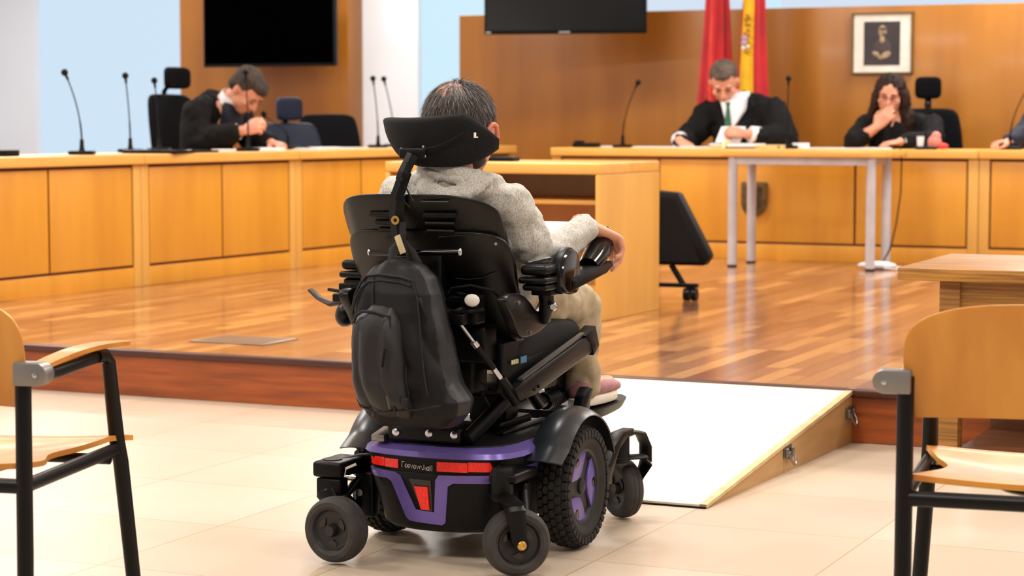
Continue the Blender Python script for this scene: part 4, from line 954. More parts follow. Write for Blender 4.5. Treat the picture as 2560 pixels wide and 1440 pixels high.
# --- drive wheels
def drive_wheel(s):
    cx, cy, cz, Rr = s * .287, .015, .1745, .172
    wt = obj('drive_wheel', MB().lathe([(.0, -.03), (.105, -.03), (.112, -.022), (.112, .022), (.105, .03), (.10, .03), (.094, .018), (.02, .020), (0, .020)], (cx, cy, cz), (s, 0, 0), 48), 'hub', WC, angle=30)
    m = MB(); prof = []
    for i in range(17):
        a = -PI * .62 + 2 * PI * .62 * i / 16
        prof.append((.132 + .034 * math.cos(a) if abs(a) < PI / 2 else .132 + .034 * math.cos(a) * .8, .044 * math.sin(a)))
    prof = [(.108, -.034)] + prof + [(.108, .034)]
    m.lathe(prof, (cx, cy, cz), (s, 0, 0), 72, cap=False)
    # tread blocks
    NB = 40
    for row, (off, rr_, hw_) in enumerate([(-.036, .1605, .010), (-.018, .1675, .0085), (0, .1695, .0085), (.018, .1675, .0085), (.036, .1605, .010)]):
        for k in range(NB):
            a = 2 * PI * (k + (.5 if row % 2 else 0)) / NB; ca, sa = math.cos(a), math.sin(a)
            tilt = off * 12
            old = m.M; er = V((s * off * 9 * .25, ca, sa)).normalized() if abs(off) > .03 else V((0, ca, sa))
            m.M = Matrix(((s, 0, 0, cx + s * off), (0, -sa, ca, cy + ca * rr_), (0, ca, sa, cz + sa * rr_), (0, 0, 0, 1)))
            hl = .0115
            hx = [(-hw_, 0), (-hw_ * .55, -hl), (hw_ * .55, -hl), (hw_, 0), (hw_ * .55, hl), (-hw_ * .55, hl)]
            m.faces([(p[0], p[1], -.006) for p in hx] + [(p[0] * .85, p[1] * .85, .0045) for p in hx], [(6, 7, 8, 9, 10, 11)] + [(i, (i + 1) % 6, (i + 1) % 6 + 6, i + 6) for i in range(6)])
            m.M = old
    # shoulder lugs
    for k in range(NB):
        for sg in (-1, 1):
            a = 2 * PI * (k + .0) / NB; ca, sa = math.cos(a), math.sin(a)
            m.M = Matrix(((s, 0, 0, cx + s * sg * .0435), (0, -sa, ca, cy + ca * .150), (0, ca, sa, cz + sa * .150), (0, 0, 0, 1)))
            m.box(-.004, .004, -.008, .008, -.010, .010); m.M = Matrix.Identity(4)
    obj('tyre', m, 'tyre', wt, angle=35)
    m = MB(); m.lathe([(.106, .026), (.112, .031), (.106, .035), (.098, .031)], (cx, cy, cz), (s, 0, 0), 60, cap=False); obj('rim_ring', m, 'steel' if False else 'hub', wt)
    # three spoke face with purple inserts
    def face(polys, x0, x1):
        mm = MB(); mm.M = Matrix(((0, 0, s, cx), (0 * s + 1, 0, 0, cy), (0, 1, 0, cz), (0, 0, 0, 1)))
        for pl in polys: mm.prism(pl, x0, x1, 'z', .002)
        return mm
    pur = []; dark = []
    for k in range(3):
        a0 = R(120 * k) ; P_ = lambda r, d: (r * math.cos(a0 + R(d)), r * math.sin(a0 + R(d)))
        pur.append([P_(.092, -50), P_(.096, -36), P_(.097, -18), P_(.097, 0), P_(.097, 18), P_(.096, 36), P_(.092, 50), P_(.066, 48), P_(.063, 26), P_(.068, 10), P_(.068, -10), P_(.063, -26), P_(.066, -48)])
        pur[-1] = [P_(.101, d) for d in (-47, -32, -16, 0, 16, 32, 47)] + [P_(.072, 41), P_(.050, 32), P_(.034, 0), P_(.050, -32), P_(.072, -41)]
        dark.append([P_(.092, -11), P_(.094, 0), P_(.092, 11), P_(.074, 9), P_(.068, 0), P_(.074, -9)])
    obj('purple_insert', face(pur, .0185, .027), 'purple', wt)
    obj('spoke_recess', face(dark, .0215, .0276), 'black_gloss', wt)
    obj('axle_cap', MB().lathe([(.022, .019), (.022, .026), (.016, .03), (0, .03)], (cx, cy, cz), (s, 0, 0), 24), 'hub', wt)
    return wt
drive_wheel(1); drive_wheel(-1)
# --- fenders
def fender(s):
    cx, cy, cz = s * .287, .015, .1745
    def f(u, v):
        a = R(18) + (R(163) - R(18)) * u           # 0 = front, 180 = rear
        a = R(20) + R(136) * u
        rr = .203 + (.035 * ((u - .88) / .12) ** 1.5 if u > .88 else 0)
        k = (v - .5) * 2; wd = .058
        crown = .022 * (1 - k * k)
        return (cx - s * .006 + k * wd, cy + (rr + crown) * math.cos(a), cz + (rr + crown) * math.sin(a))
    obj('fender', MB().sheet(f, 44, 14, -.004 * s), 'fender', WC, angle=60)
fender(1); fender(-1)
# --- casters
def caster(c, n, pivot, name_lbl, arm_from, r=.09, hw=.030, bolt=True, arm_r=.02):
    c = V(c); n = V((n[0], n[1], 0)).normalized(); f = V((-n.y, n.x, 0))
    w_ = obj('caster_wheel', MB().lathe([(.0, -.016), (.052, -.020), (.06, -hw * .85), (.062, 0), (.06, hw * .85), (.052, .020), (.018, .016), (.014, hw), (.0, hw)], c, tuple(n), 40), 'hub', WC, angle=30)
    m = MB(); m.lathe([(.058, -hw * .86), (.066, -hw), (.078, -hw * .98), (.086, -hw * .72), (.0893, -hw * .35), (.0895, -hw * .3), (.088, -hw * .25), (.0896, -hw * .2), (.09, 0), (.0896, hw * .2), (.088, hw * .25), (.0895, hw * .3), (.0893, hw * .35), (.086, hw * .72), (.078, hw * .98), (.066, hw), (.058, hw * .86)], c, tuple(n), 56, cap=False)
    obj('tyre', m, 'caster_tyre', w_, angle=30)
    m = MB()
    for k in range(3):
        a = 2 * PI * k / 3 + .5; d = f * math.cos(a) + V((0, 0, 1)) * math.sin(a); e = f * -math.sin(a) + V((0, 0, 1)) * math.cos(a)
        m.M = Matrix(((e.x, d.x, n.x, c.x), (e.y, d.y, n.y, c.y), (e.z, d.z, n.z, c.z), (0, 0, 0, 1)))
        m.prism([(-.017, .034), (-.006, .042), (.012, .043), (.018, .035), (.002, .025)], .014, .0212, 'z')
        m.M = Matrix.Identity(4)
        obj('hub_recess', m, 'black_gloss', w_); m = MB()
    # one sided fork on the n side when bolt, else on the far side
    s = 1 if bolt else -1
    pv = V(pivot); o = n * (hw + .012) * s
    fk = MB()
    a = pv - V((0, 0, .052)); top = V((c.x, c.y, c.z)) + o
    k1 = V((a.x, a.y, a.z - .004)); k2 = a + (top - a) * .38; k2 = V((k2.x + o.x * .3, k2.y + o.y * .3, a.z - .018))
    out_ = n * s * (top - a).dot(n * s); k2 = a + out_ * 1.0; k2.z = .182; k3 = k2 * .55 + top * .45
    for P_, Q_, r1_, r2_ in ((a + V((0, 0, .016)) - out_ * .25, a + V((0, 0, .012)) + out_ * .9, .030, .028), ):
        fk.tube([P_, (P_ + Q_) / 2, Q_], [(r1_, .008), (r1_, .008), (r2_, .008)], 10, side=tuple(f))
    fk.tube([a + V((0, 0, .012)) + out_ * .75, k2, k3, top - V((0, 0, .010))], [(.028, .008), (.028, .007), (.023, .006), (.019, .006)], 10, side=tuple(f))
    fk.lathe([(.0, -.006), (.021, -.006), (.021, .006), (0, .006)], top, tuple(n), 24)
    obj('fork', fk, 'black_metal', w_)
    if bolt: obj('axle_bolt', MB().lathe([(.0125, 0), (.0125, .005), (.009, .008), (.006, .008), (.005, .005), (0, .005)], top + n * .006, tuple(n), 20), 'brass', w_)
    m = MB(); m.lathe([(.0, -.052), (.026, -.052), (.030, -.046), (.030, .03), (.026, .037), (0, .037)], pv, (0, 0, 1), 28); obj('swivel_housing', m, 'base_black', WC)
    m = MB(); af = V(arm_from); m.tube([af, af * .5 + pv * .5 + V((0, 0, .012)), pv + V((0, 0, .01))], [(arm_r, arm_r * 1.3), (arm_r * .9, arm_r * 1.3), (arm_r * .9, arm_r * 1.2)], 12); obj('swing_arm', m, 'black_metal', WC)
caster((.292, -.405, .094), (.62, -.78), (.225, -.345, .240), '', (.20, -.16, .235), hw=.035)
caster((-.222, -.445, .094), (-.10, -.99), (-.285, -.350, .232), '', (-.21, -.16, .235), bolt=False, hw=.036)
caster((.262, .470, .092), (-.62, -.78), (.285, .385, .236), '', (.215, .16, .21), bolt=False)
caster((-.262, .470, .092), (.5, -.85), (-.285, .385, .236), '', (-.215, .16, .21), bolt=False)
# left rear block above its caster
m = MB(); m.box(-.325, -.235, -.395, -.24, .222, .266, .010); m.box(-.315, -.24, -.39, -.34, .17, .22, .006); obj('suspension_block', m, 'black_metal', WC)
for s in (-1, 1):
    m = MB(); m.box(min(s * .20, s * .262), max(s * .20, s * .262), -.27, -.225, .095, .225, .01); m.tube([(s * .25, -.26, .20), (s * .27, -.30, .16), (s * .25, -.27, .12)], .014, 10); mh_ = obj('motor_housing', m, 'black_metal', WC)
obj('bolt', MB().lathe([(.010, 0), (.010, .005), (0, .005)], (-.24, -.272, .165), (0, -1, 0), 14), 'steel', WC)
m = MB(); m.box(.19, .27, -.36, -.2, .235, .262, .008); obj('suspension_block', m, 'black_metal', WC)
m = MB(); m.tube([(-.20, -.37, .262), (-.225, -.385, .25), (-.225, -.39, .23), (-.20, -.375, .226)], .004, 8); obj('tie_down_loop', m, 'chrome', WC)
# front arms with top hooks
for s in (-1, 1):
    m = MB(); m.prism([(.16, .15), (.20, .13), (.30, .24), (.36, .262), (.42, .262), (.42, .285), (.33, .285), (.26, .255)], s * .30 - .02, s * .30 + .02, 'x', .005); obj('front_arm', m, 'black_metal', WC)
    m = MB(); m.tube([(s * .30, .41, .275), (s * .32, .47, .262), (s * .32, .515, .22), (s * .315, .53, .17)], [(.022, .008)] * 4, 10); obj('caster_guard', m, 'black', WC)
# --- seat lift column and rear plate
m = MB(); m.box(-.045, .055, .03, .16, .32, .44, .008); m.box(-.07, .08, -.03, .20, .32, .345, .006); m.box(.056, .064, .05, .09, .32, .44); obj('lift_column', m, 'black_metal', WC)
m = MB(); m.box(-.13, .09, -.325, -.275, .325, .372, .010); m.box(-.12, .08, -.27, -.22, .325, .35, .004); obj('rear_plate', m, 'black_metal', WC)
m = MB(); m.prism([(-.33, .322), (-.33, .34), (-.22, .36), (-.18, .322)], -.175, -.135, 'x', .003); obj('side_wedge', m, 'steel', WC)
for x, z in ((-.10, .350), (.0, .352), (.075, .352)):
    obj('bolt', MB().lathe([(.011, 0), (.011, .004), (.007, .007), (0, .007)], (x, -.325, z), (0, -1, 0), 18), 'chrome', WC)
m = MB(); m.tube([(.10, -.30, .335), (.11, -.20, .375), (.12, -.05, .43), (.13, .06, .475)], [(.016, .026)] * 4, 12); obj('tilt_arm', m, 'black_metal', WC)
m = MB(); m.tube([(-.10, -.28, .335), (-.11, -.18, .375), (-.12, -.05, .43), (-.13, .06, .475)], [(.016, .026)] * 4, 12); obj('tilt_arm', m, 'black_metal', WC)
m = MB(); m.box(-.15, .16, -.1, .2, .43, .455, .006); obj('seat_pan', m, 'black_metal', WC)
# coil spring and actuator ahead of the column
m = MB(); pts = [(.10 + .022 * math.cos(a), .24 + .10 * a / (14 * PI), .375 + .022 * math.sin(a)) for a in [i * PI / 6 for i in range(85)]]
m.tube(pts, .0055, 8); m.cyl((.10, .2, .375), (.10, .37, .375), .012); obj('spring', m, 'black_metal', WC)
m = MB(); m.tube([(.10, .12, .43), (.10, .20, .375), (.10, .37, .375), (.09, .42, .37)], [.02, .02, .010, .02], 12); obj('actuator', m, 'black_metal', WC)
# --- seat side rails
for s in (-1, 1):
    x = s * .215 + .0
    m = MB(); m.prism([(-.27, .478), (-.235, .440), (-.13, .446), (.335, .525), (.335, .566), (.27, .574), (-.20, .492)], x - .016, x + .016, 'x', .005); obj('seat_rail', m, 'black_metal', WC)
    m = MB(); m.prism([(.24, .575), (.32, .598), (.352, .535), (.305, .509), (.29, .545)], x - .019, x + .019, 'x', .004); obj('rail_cap', m, 'black', WC)
    m = MB(); m.prism([(-.20, .4935), (.26, .5755), (.26, .582), (-.20, .500)], x - .008, x + .008, 'x'); obj('rail_slot', m, 'steel', WC)
    m = MB(); m.lathe([(.008, 0), (.008, .003), (0, .003)], (x + s * .016, .31, .54), (s, 0, 0), 14); m.lathe([(.005, 0), (.005, .003), (0, .003)], (x + s * .016, -.14, .463), (s, 0, 0), 14); m.lathe([(.005, 0), (.005, .003), (0, .003)], (x + s * .016, -.11, .468), (s, 0, 0), 14); obj('rail_hole', m, 'black_gloss', WC)
# --- cushion
def cushion():
    rs = []
    for i in range(13):
        f = i / 12; y = -.24 + .59 * f; z = .555 + .020 * f + .016 * math.sin(PI * f)
        h = .058 * (1 - abs(2 * f - 1) ** 5 * .5); w_ = .195 * (1 - abs(2 * f - 1) ** 6 * .12)
        rs.append([(w_ * math.copysign(abs(math.cos(a)) ** .45, math.cos(a)), y, z + h * math.copysign(abs(math.sin(a)) ** .6, math.sin(a)) ) for a in [2 * PI * j / 28 for j in range(28)]])
    return MB().rings(rs)
obj('seat_cushion', cushion(), 'fabric', WC, angle=70)
m = MB(); m.prism([(-.02, .49), (.06, .52), (.11, .51), (.09, .47), (.02, .46)], .196, .206, 'x', .004); obj('side_pad', m, 'shell', WC)
m = MB(); m.box(.17, .19, -.26, .12, .46, .60, .006); m.box(-.19, -.17, -.26, .12, .46, .60, .006); obj('side_skirt', m, 'black', WC)
m = MB(); m.box(.1965, .200, -.16, -.12, .535, .553); obj('blue_tag', m, mat('tagblue', '#3f6f93', .6), WC)
m = MB(); [m.box(.1965, .2, -.22 + .012 * k, -.213 + .012 * k, .538, .550) for k in range(4)]; obj('care_label', m, mat('label_cream', '#cdbf8f', .6), WC)
# --- back shell
def back_y(x, z):
    f = (z - .60) / .40
    return -.15 - .215 * f + .9 * x * x - .012
def shell(z0, z1, hw, round_top, off, name, th=.03, wl=None):
    def fn(u, v):
        k = (u - .5) * 2; z = z0 + (z1 - z0) * v
        h = hw(v) * math.sqrt(1 - (.30 if round_top else .12) * max(0, 2 * v - 1) ** 4)
        x = k * h - .022
        zz = z - round_top * (abs(k) ** 4) * max(0, v - .15) / .85 - .02 * abs(k) ** 8 * v
        edge = max(abs(k) ** 10, 0)
        return (x, back_y(x + .012, zz) - off + .022 * edge + (.012 * max(0, v - .86) / .14 if round_top else 0), zz)
    return obj(name, MB().sheet(fn, 40, 20, -th), 'shell', WC, angle=50)
obj('upper_back_shell', pad(MB(), .84, 1.004, .235, lambda x, z: back_y(x, z) - .024 + .35 * max(0, abs(x) - .19), .016, p=3.6, q=.5, n=56, rows=26, xc=-.030), 'shell', WC, angle=60)
obj('lower_back_shell', pad(MB(), .54, .905, .245, lambda x, z: back_y(x, z) - .034, .018, p=7, q=.5, n=56, rows=30, xc=-.018, wfn=lambda v: .80 + .2 * math.sin(min(1, v * 1.15) * PI / 2)), 'shell', WC, angle=60)
m = MB()
def bc(u, v):
    k = (u - .5) * 2; z = .60 + .385 * v; x = k * .20; return (x, back_y(x, z) + .012, z)
obj('back_cushion', pad(MB(), .60, .985, .20, lambda x, z: back_y(x, z) + .022, .03, p=6), 'fabric', WC, angle=60)
# seams and ridges on the lower shell
for s in (-1, 1):
    m = MB(); m.tube([(s * x, back_y(x, z) - .052, z) for x, z in [(.05, .888), (.10, .893), (.15, .896), (.19, .893)]], .0022, 6); m.tube([(s * x, back_y(x, z) - .052, z) for x, z in [(.07, .775), (.10, .772), (.14, .776), (.18, .79)]], .0022, 6); obj('shell_seam', m, 'shell', WC)
# vent slats
m = MB()
for zc_, hw_ in ((.958, .135), (.936, .125), (.915, .12)):
    for a, b in ((-hw_ - .01, -.055), (.02, hw_ - .025)):
        m.tube([(a + (b - a) * i / 8, back_y(a + (b - a) * i / 8 + .01, zc_) - .042, zc_ - .01) for i in range(9)], [(.008 if zc_ > .95 else .006, .006)] * 9, 8, side=(0, 0, 1))
        obj('vent_slat', m, 'black_metal', WC); m = MB()
m = MB()
for a, b, z in ((-.17, -.09, .985), (.02, .10, .985)): m.tube([(a + (b - a) * i / 6, back_y(a, z) - .039, z) for i in range(7)], [(.003, .003)] * 7, 8)
obj('vent_groove', m, 'black_gloss', WC)
# centre spine bracket, cross bar
m = MB()
m.box(-.085, .045, -.345, -.28, .60, .90, .008); obj('back_bracket', m, 'black_metal', WC)
bar = obj('push_bar', MB().tube([(-.145, -.385, .845), (-.05, -.392, .845), (.12, -.385, .852)], [(.0065, .009)] * 3, 10), 'black_gloss', WC)
obj('bar_end', MB().ell((.122, -.386, .852), (.006, .008, .012), 12), 'chrome', bar)
obj('bar_end', MB().ell((-.147, -.386, .845), (.006, .008, .010), 12), 'chrome', bar)
obj('screw', MB().lathe([(.004, 0), (.004, .003), (0, .003)], (.195, back_y(.2, .872) - .045, .872), (.3, -1, 0), 12), 'chrome', WC)
m = MB(); m.tube([(.075, -.37, .73), (.10, -.39, .755), (.15, -.385, .765), (.20, -.35, .75), (.215, -.31, .715)], .004, 8); obj('cable', m, 'black', WC); m = MB(); m.tube([(.06, -.36, .70), (.12, -.38, .69), (.18, -.36, .70)], .006, 8); obj('cable', m, 'black', WC); m = MB(); m.tube([(.18, -.33, .50), (.15, -.3, .46), (.13, -.22, .42)], .004, 8); obj('cable', m, 'black', WC); m = MB(); m.tube([(.14, -.3, .5), (.17, -.25, .47), (.17, -.2, .44)], .004, 8); obj('cable', m, 'black', WC)
m = MB(); m.box(.06, .16, -.36, -.30, .655, .735, .01); m.box(.05, .17, -.33, -.25, .55, .65, .01); m.box(-.1, .12, -.3, -.2, .46, .56, .01); obj('control_box', m, 'black', WC)
m = MB(); random.seed(2)
for i in range(26): a = random.random() * 6.28; m.tube([(.10 + .05 * math.cos(a), -.365, .72 + .012 * math.sin(a)), (.10 + .05 * math.cos(a + 1), -.378, .732 + .012 * math.sin(a + 1)), (.10 + .05 * math.cos(a + 2), -.37, .725 + .012 * math.sin(a + 2))], .003, 5)
obj('cable_bundle', m, 'black', WC)
# curved side carriers from the back to the arm joints
for s in (-1, 1):
    x = s * .235
    pol = [(-.375, .722), (-.345, .742), (-.27, .735), (-.215, .712), (-.17, .685), (-.125, .680), (-.085, .70), (-.06, .735), (-.045, .72), (-.055, .675), (-.10, .635), (-.20, .617), (-.28, .622), (-.33, .672)]
    m = MB(); m.prism(smooth_poly(pol), x - .016, x + .016, 'x', .006); obj('side_carrier', m, 'shell', WC)
m = MB(); m.ell((.165, -.405, .727), (.022, .010, .017), 18); obj('pivot_cap', m, mat('cap_white', '#d9d5cb', .35), WC)
m = MB(); m.tube([(.14, -.40, .70), (.10, -.40, .685), (.115, -.40, .672)], .012, 10); m.box(.10, .145, -.415, -.385, .66, .69, .005); obj('clamp', m, 'black_metal', WC)
a, b = V((.125, -.40, .668)), V((.205, -.27, .485))
st = obj('gas_strut', MB().cyl(a + (b - a) * .33, a + (b - a) * .72, .0085), 'black_metal', WC)
obj('strut_rod', MB().cyl(a, a + (b - a) * .33, .0048), 'chrome', st)
obj('strut_collar', MB().cyl(a + (b - a) * .30, a + (b - a) * .37, .0105), 'chrome', st)
obj('strut_end', MB().cyl(a + (b - a) * .72, a + (b - a) * .88, .0075), 'chrome', st); obj('strut_joint', MB().tube([a + (b - a) * .88, b, b + V((.01, .04, -.05))], .013, 10), 'black', st)
for p_ in ((.235 + .017, -.30, .715), (.235 + .017, -.11, .70), (.235 + .017, -.22, .628)):
    obj('screw', MB().lathe([(.006, 0), (.006, .004), (0, .004)], p_, (1, 0, 0), 12), 'chrome', WC)
# --- armrests
def armrest(s):
    x = s * .272
    t_ = obj('armrest', MB().box(x - .038, x + .038, -.25, -.02, .784, .812, .012), 'black', WC)
    m = MB(); m.box(x - .042, x + .042, -.255, -.03, .762, .780, .008); m.box(x - .036, x + .036, -.24, -.04, .742, .760, .008); obj('pad_base', m, 'black_metal', t_)
    m = MB(); m.tube([(x, -.16, .75), (x, -.15, .70), (x - s * .02, -.12, .655)], [(.022, .022), (.020, .022), (.018, .02)], 12); m.box(x - .03, x + .03, -.19, -.09, .726, .742, .004); obj('arm_joint', m, 'black_metal', t_)
    obj('joint_bolt', MB().lathe([(.013, -.004), (.013, .008), (.008, .014), (0, .014)], (x + s * .02, -.16, .695) if s > 0 else (x - .02, -.17, .69), (s * .5, -.8, 0), 16), 'chrome', t_)
    return t_
ar = armrest(1); al = armrest(-1)
# right: elbow stop pad, tray and joystick pod
def stop(u, v): return None
m = MB(); m.prism(smooth_poly([(-.145, .735), (-.165, .78), (-.145, .825), (-.095, .848), (-.055, .835), (-.035, .80), (-.035, .76), (-.06, .725)]), .302, .328, 'x', .010); sp = obj('elbow_stop', m, 'black_gloss', ar)
m = MB(); m.prism(smooth_poly([(-.15, .732), (-.17, .78), (-.148, .829), (-.095, .853), (-.05, .84), (-.05, .82), (-.09, .83), (-.13, .81), (-.145, .775), (-.13, .735)]), .290, .318, 'x', .006); obj('pad_rim', m, 'black', sp)
m = MB(); m.prism([(-.10, .735), (.15, .765), (.205, .785), (.19, .80), (.02, .79), (-.10, .765)], .285, .335, 'x', .008); obj('joystick_arm', m, 'black', ar)
m = MB(); rs = []
for i in range(9):
    f = i / 8; c_ = V((.305 + .0 * f, .075 + .12 * f, .792 + .055 * f)); rr = (.028 + .008 * math.sin(PI * f * .9), .024 + .014 * f)
    rs.append((c_, rr))
m.tube([r_[0] for r_ in rs], [r_[1] for r_ in rs], 20, side=(1, 0, 0)); obj('joystick_pod', m, 'black_gloss', ar, angle=80)
m = MB(); m.cyl((.315, .17, .86), (.318, .18, .885), .007); m.ell((.318, .18, .888), (.013, .013, .010), 14); obj('joystick_knob', m, 'black_gloss', ar)
# left: lever with upturned end, low pad
m = MB(); m.tube([(-.30, -.12, .70), (-.36, -.12, .685), (-.42, -.10, .672), (-.47, -.08, .685), (-.505, -.07, .708)], [(.013, .008), (.013, .009), (.015, .008), (.013, .006), (.012, .005)], 12); obj('side_lever', m, mat('lever_brown', '#24120d', .5, spec=.3), al)
m = MB(); m.ell((-.335, -.16, .655), (.030, .05, .042), 20, (0, .35, 0)); obj('low_pad', m, 'shell', al)
m = MB(); m.box(-.375, -.30, -.18, -.05, .685, .71, .005); m.box(-.36, -.31, -.17, -.06, .715, .74, .005); m.tube([(-.38, -.19, .722), (-.33, -.2, .718)], .005, 8); obj('clamp', m, 'black_metal', al)
obj('bolt', MB().lathe([(.008, 0), (.008, .006), (0, .006)], (-.30, -.21, .70), (0, -1, 0), 12), 'chrome', al)
# left hip bracket visible beside the backpack
m = MB(); m.prism([(-.26, .47), (-.22, .50), (-.18, .49), (-.18, .44), (-.23, .43)], -.225, -.19, 'x', .006); obj('hip_bracket', m, 'black_metal', WC)
obj('bolt', MB().lathe([(.008, 0), (.008, .006), (0, .006)], (-.17, -.30, .415), (-1, -.5, 0), 12), 'chrome', WC)
# --- footrest
m = MB(); m.tube([(.03, .32, .50), (.03, .45, .42), (.03, .52, .34)], [(.03, .016)] * 3, 12); obj('legrest_post', m, 'black_metal', WC)
m = MB()
rs = []
for i in range(11):
    f = i / 10; y = .40 + .36 * f; w_ = .20 * (1 - abs(2 * f - 1) ** 4 * .25)
    zt = .325 + .012 * f; zb = .298 + .018 * f ** 2 if f < .85 else .316 + .01 * (f - .85) / .15
    rs.append([(-w_, y, zt), (w_, y, zt), (w_ * .93, y, zb), (-w_ * .93, y, zb)])
m.rings(rs); obj('footplate', m, 'base_black', WC)
m = MB(); m.prism([(.30, .34), (.32, .385), (.36, .41), (.395, .40), (.37, .37), (.36, .33)], .165, .20, 'x', .006); obj('heel_guard', m, 'black', WC)
m = MB(); m.prism([(.33, .45), (.40, .47), (.47, .42), (.40, .38), (.34, .42)], .06, .10, 'x', .008); obj('calf_pad', m, 'black', WC)
# --- headrest
def hrest(u, v):
    k = (u - .5) * 2; x = .0 + k * .165
    up_ = 1.224 + .010 * k - .016 * (1 - k * k) - .13 * max(0, k - .62) ** 1.25 / .38 * .7
    lowc = 1.074 + .09 * max(0, -k) ** 2.0 + .035 * max(0, k) ** 4
    z = lowc + (up_ - lowc) * v
    y = -.345 + .115 * abs(k) ** 2.3 - .030 * math.sin(PI * v)
    return (x, y, z)
rs = []
NN = 26
for i in range(NN + 1):
    k = -1 + 2 * i / NN
    top = V(hrest(i / NN, 1)); bot = V(hrest(i / NN, 0)); th = .032 * (1 - abs(k) ** 6 * .55)
    sc_ = 1 - abs(k) ** 8 * .45; c_ = (top + bot) / 2; h_ = (top.z - bot.z) / 2 * sc_
    d_ = V((1, .5 * k * abs(k), 0)).normalized(); nn_ = V((-d_.y, d_.x, 0))
    rs.append([c_ + nn_ * (th * math.copysign(abs(math.cos(a)) ** .7, math.cos(a)) - .012 * math.sin(a) * 0) + V((0, 0, 1)) * h_ * math.copysign(abs(math.sin(a)) ** .8, math.sin(a)) + nn_ * (-.012 * math.sin(a)) for a in [2 * PI * j / 24 for j in range(24)]])
hd = obj('headrest', MB().rings(rs), 'fabric', WC, angle=80)
m = MB(); m.tube([(-.045, -.385, 1.125), (.0, -.392, 1.12), (.05, -.388, 1.128), (.09, -.372, 1.145), (.12, -.352, 1.165)], .004, 8); obj('seam', m, 'black', hd)
m = MB(); m.box(-.045, .03, -.412, -.39, 1.098, 1.125, .004); obj('mount_plate', m, 'black_metal', hd)
m = MB(); m.box(.140, .1435, -.338, -.33, 1.155, 1.167); m.box(.140, .149, -.338, -.33, 1.153, 1.156); obj('stitched_mark', m, 'cream', hd)
for p_ in ((-.04, 1.124), (.025, 1.13), (.03, 1.105)): obj('screw', MB().lathe([(.0035, 0), (.0035, .003), (0, .003)], (p_[0], -.405, p_[1]), (0, -1, 0), 10), 'chrome', hd)
def flat(pts, w_, th, nme, mt='black_metal', par=WC):
    return obj(nme, MB().tube(pts, [(w_, th)] * len(pts), 4, side=(1, 0, 0)), mt, par, smooth=False)
hp1 = flat([(-.002, -.415, 1.11), (-.022, -.43, 1.06), (-.028, -.432, 1.04)], .018, .006, 'headrest_post')
flat([(-.018, -.425, 1.065), (-.045, -.43, .99)], .019, .006, 'headrest_post')
flat([(-.04, -.425, 1.005), (-.052, -.415, .95), (-.045, -.41, .88), (-.035, -.405, .855)], .022, .008, 'spine_bracket')
m = MB()
for x, y, z in ((-.012, -.425, 1.085), (-.012, -.43, 1.065), (-.024, -.435, 1.045), (-.03, -.436, 1.03)): m.lathe([(.0045, 0), (.0045, .004), (0, .004)], (x, y, z), (0, -1, 0), 12)
obj('post_hole', m, 'black_gloss', hp1)
m = MB(); m.lathe([(.005, 0), (.012, 0), (.012, .004), (.005, .004)], (-.048, -.425, .935), (0, -1, 0), 20, cap=False); obj('ring_bolt', m, 'brass', WC)
m = MB(); m.tube([(-.02, -.43, 1.03), (.0, -.435, 1.0), (.008, -.435, .985), (.0, -.435, .97), (-.02, -.43, .985), (-.028, -.43, 1.02)], .0025, 6); obj('cable_loop', m, 'black', WC)

# ============================================================ BACKPACK
BP = thing('backpack', 'dark charcoal backpack hanging on the back of the wheelchair', 'backpack', WL, WR)
zs = [.392, .40, .43, .47, .52, .58, .64, .70, .75, .79, .815, .832, .838]
L_ = [-.04, -.075, -.102, -.115, -.126, -.134, -.140, -.138, -.128, -.108, -.082, -.052, -.04]
R_ = [.10, .15, .19, .195, .165, .143, .132, .122, .110, .085, .055, .015, .0]
def pl(a, z):
    for i in range(len(zs) - 1):
        if zs[i] <= z <= zs[i + 1]: f = (z - zs[i]) / (zs[i + 1] - zs[i]); return a[i] + (a[i + 1] - a[i]) * f
    return a[0] if z < zs[0] else a[-1]
D_ = [.03, .055, .075, .085, .088, .085, .082, .078, .070, .055, .042, .028, .015]
rs = []
for i in range(101):
    z = zs[0] + (zs[-1] - zs[0]) * i / 100; l, r_ = pl(L_, z), pl(R_, z); d_ = pl(D_, z); c_ = (l + r_) / 2; hw_ = (r_ - l) / 2
    rs.append([(c_ + hw_ * math.copysign(abs(math.cos(a)) ** .62, math.cos(a)), -.475 + d_ * math.copysign(abs(math.sin(a)) ** .72, math.sin(a)), z) for a in [2 * PI * j / 72 for j in range(140)]])
pk = obj('main_compartment', MB().rings(rs), 'pack', BP, angle=180); wrinkle(pk, .009, 9, (1.5, 1, .6)); folds(pk, .013, 12, 5, 1)
def bsurf(x, z, off=0):
    l, r_ = pl(L_, z), pl(R_, z); c_ = (l + r_) / 2; hw_ = (r_ - l) / 2; f = min(.999, abs((x - c_) / hw_)); ca = f ** (1 / .62); return -.475 - pl(D_, z) * (math.sqrt(max(0, 1 - ca * ca)) ** .72) - off
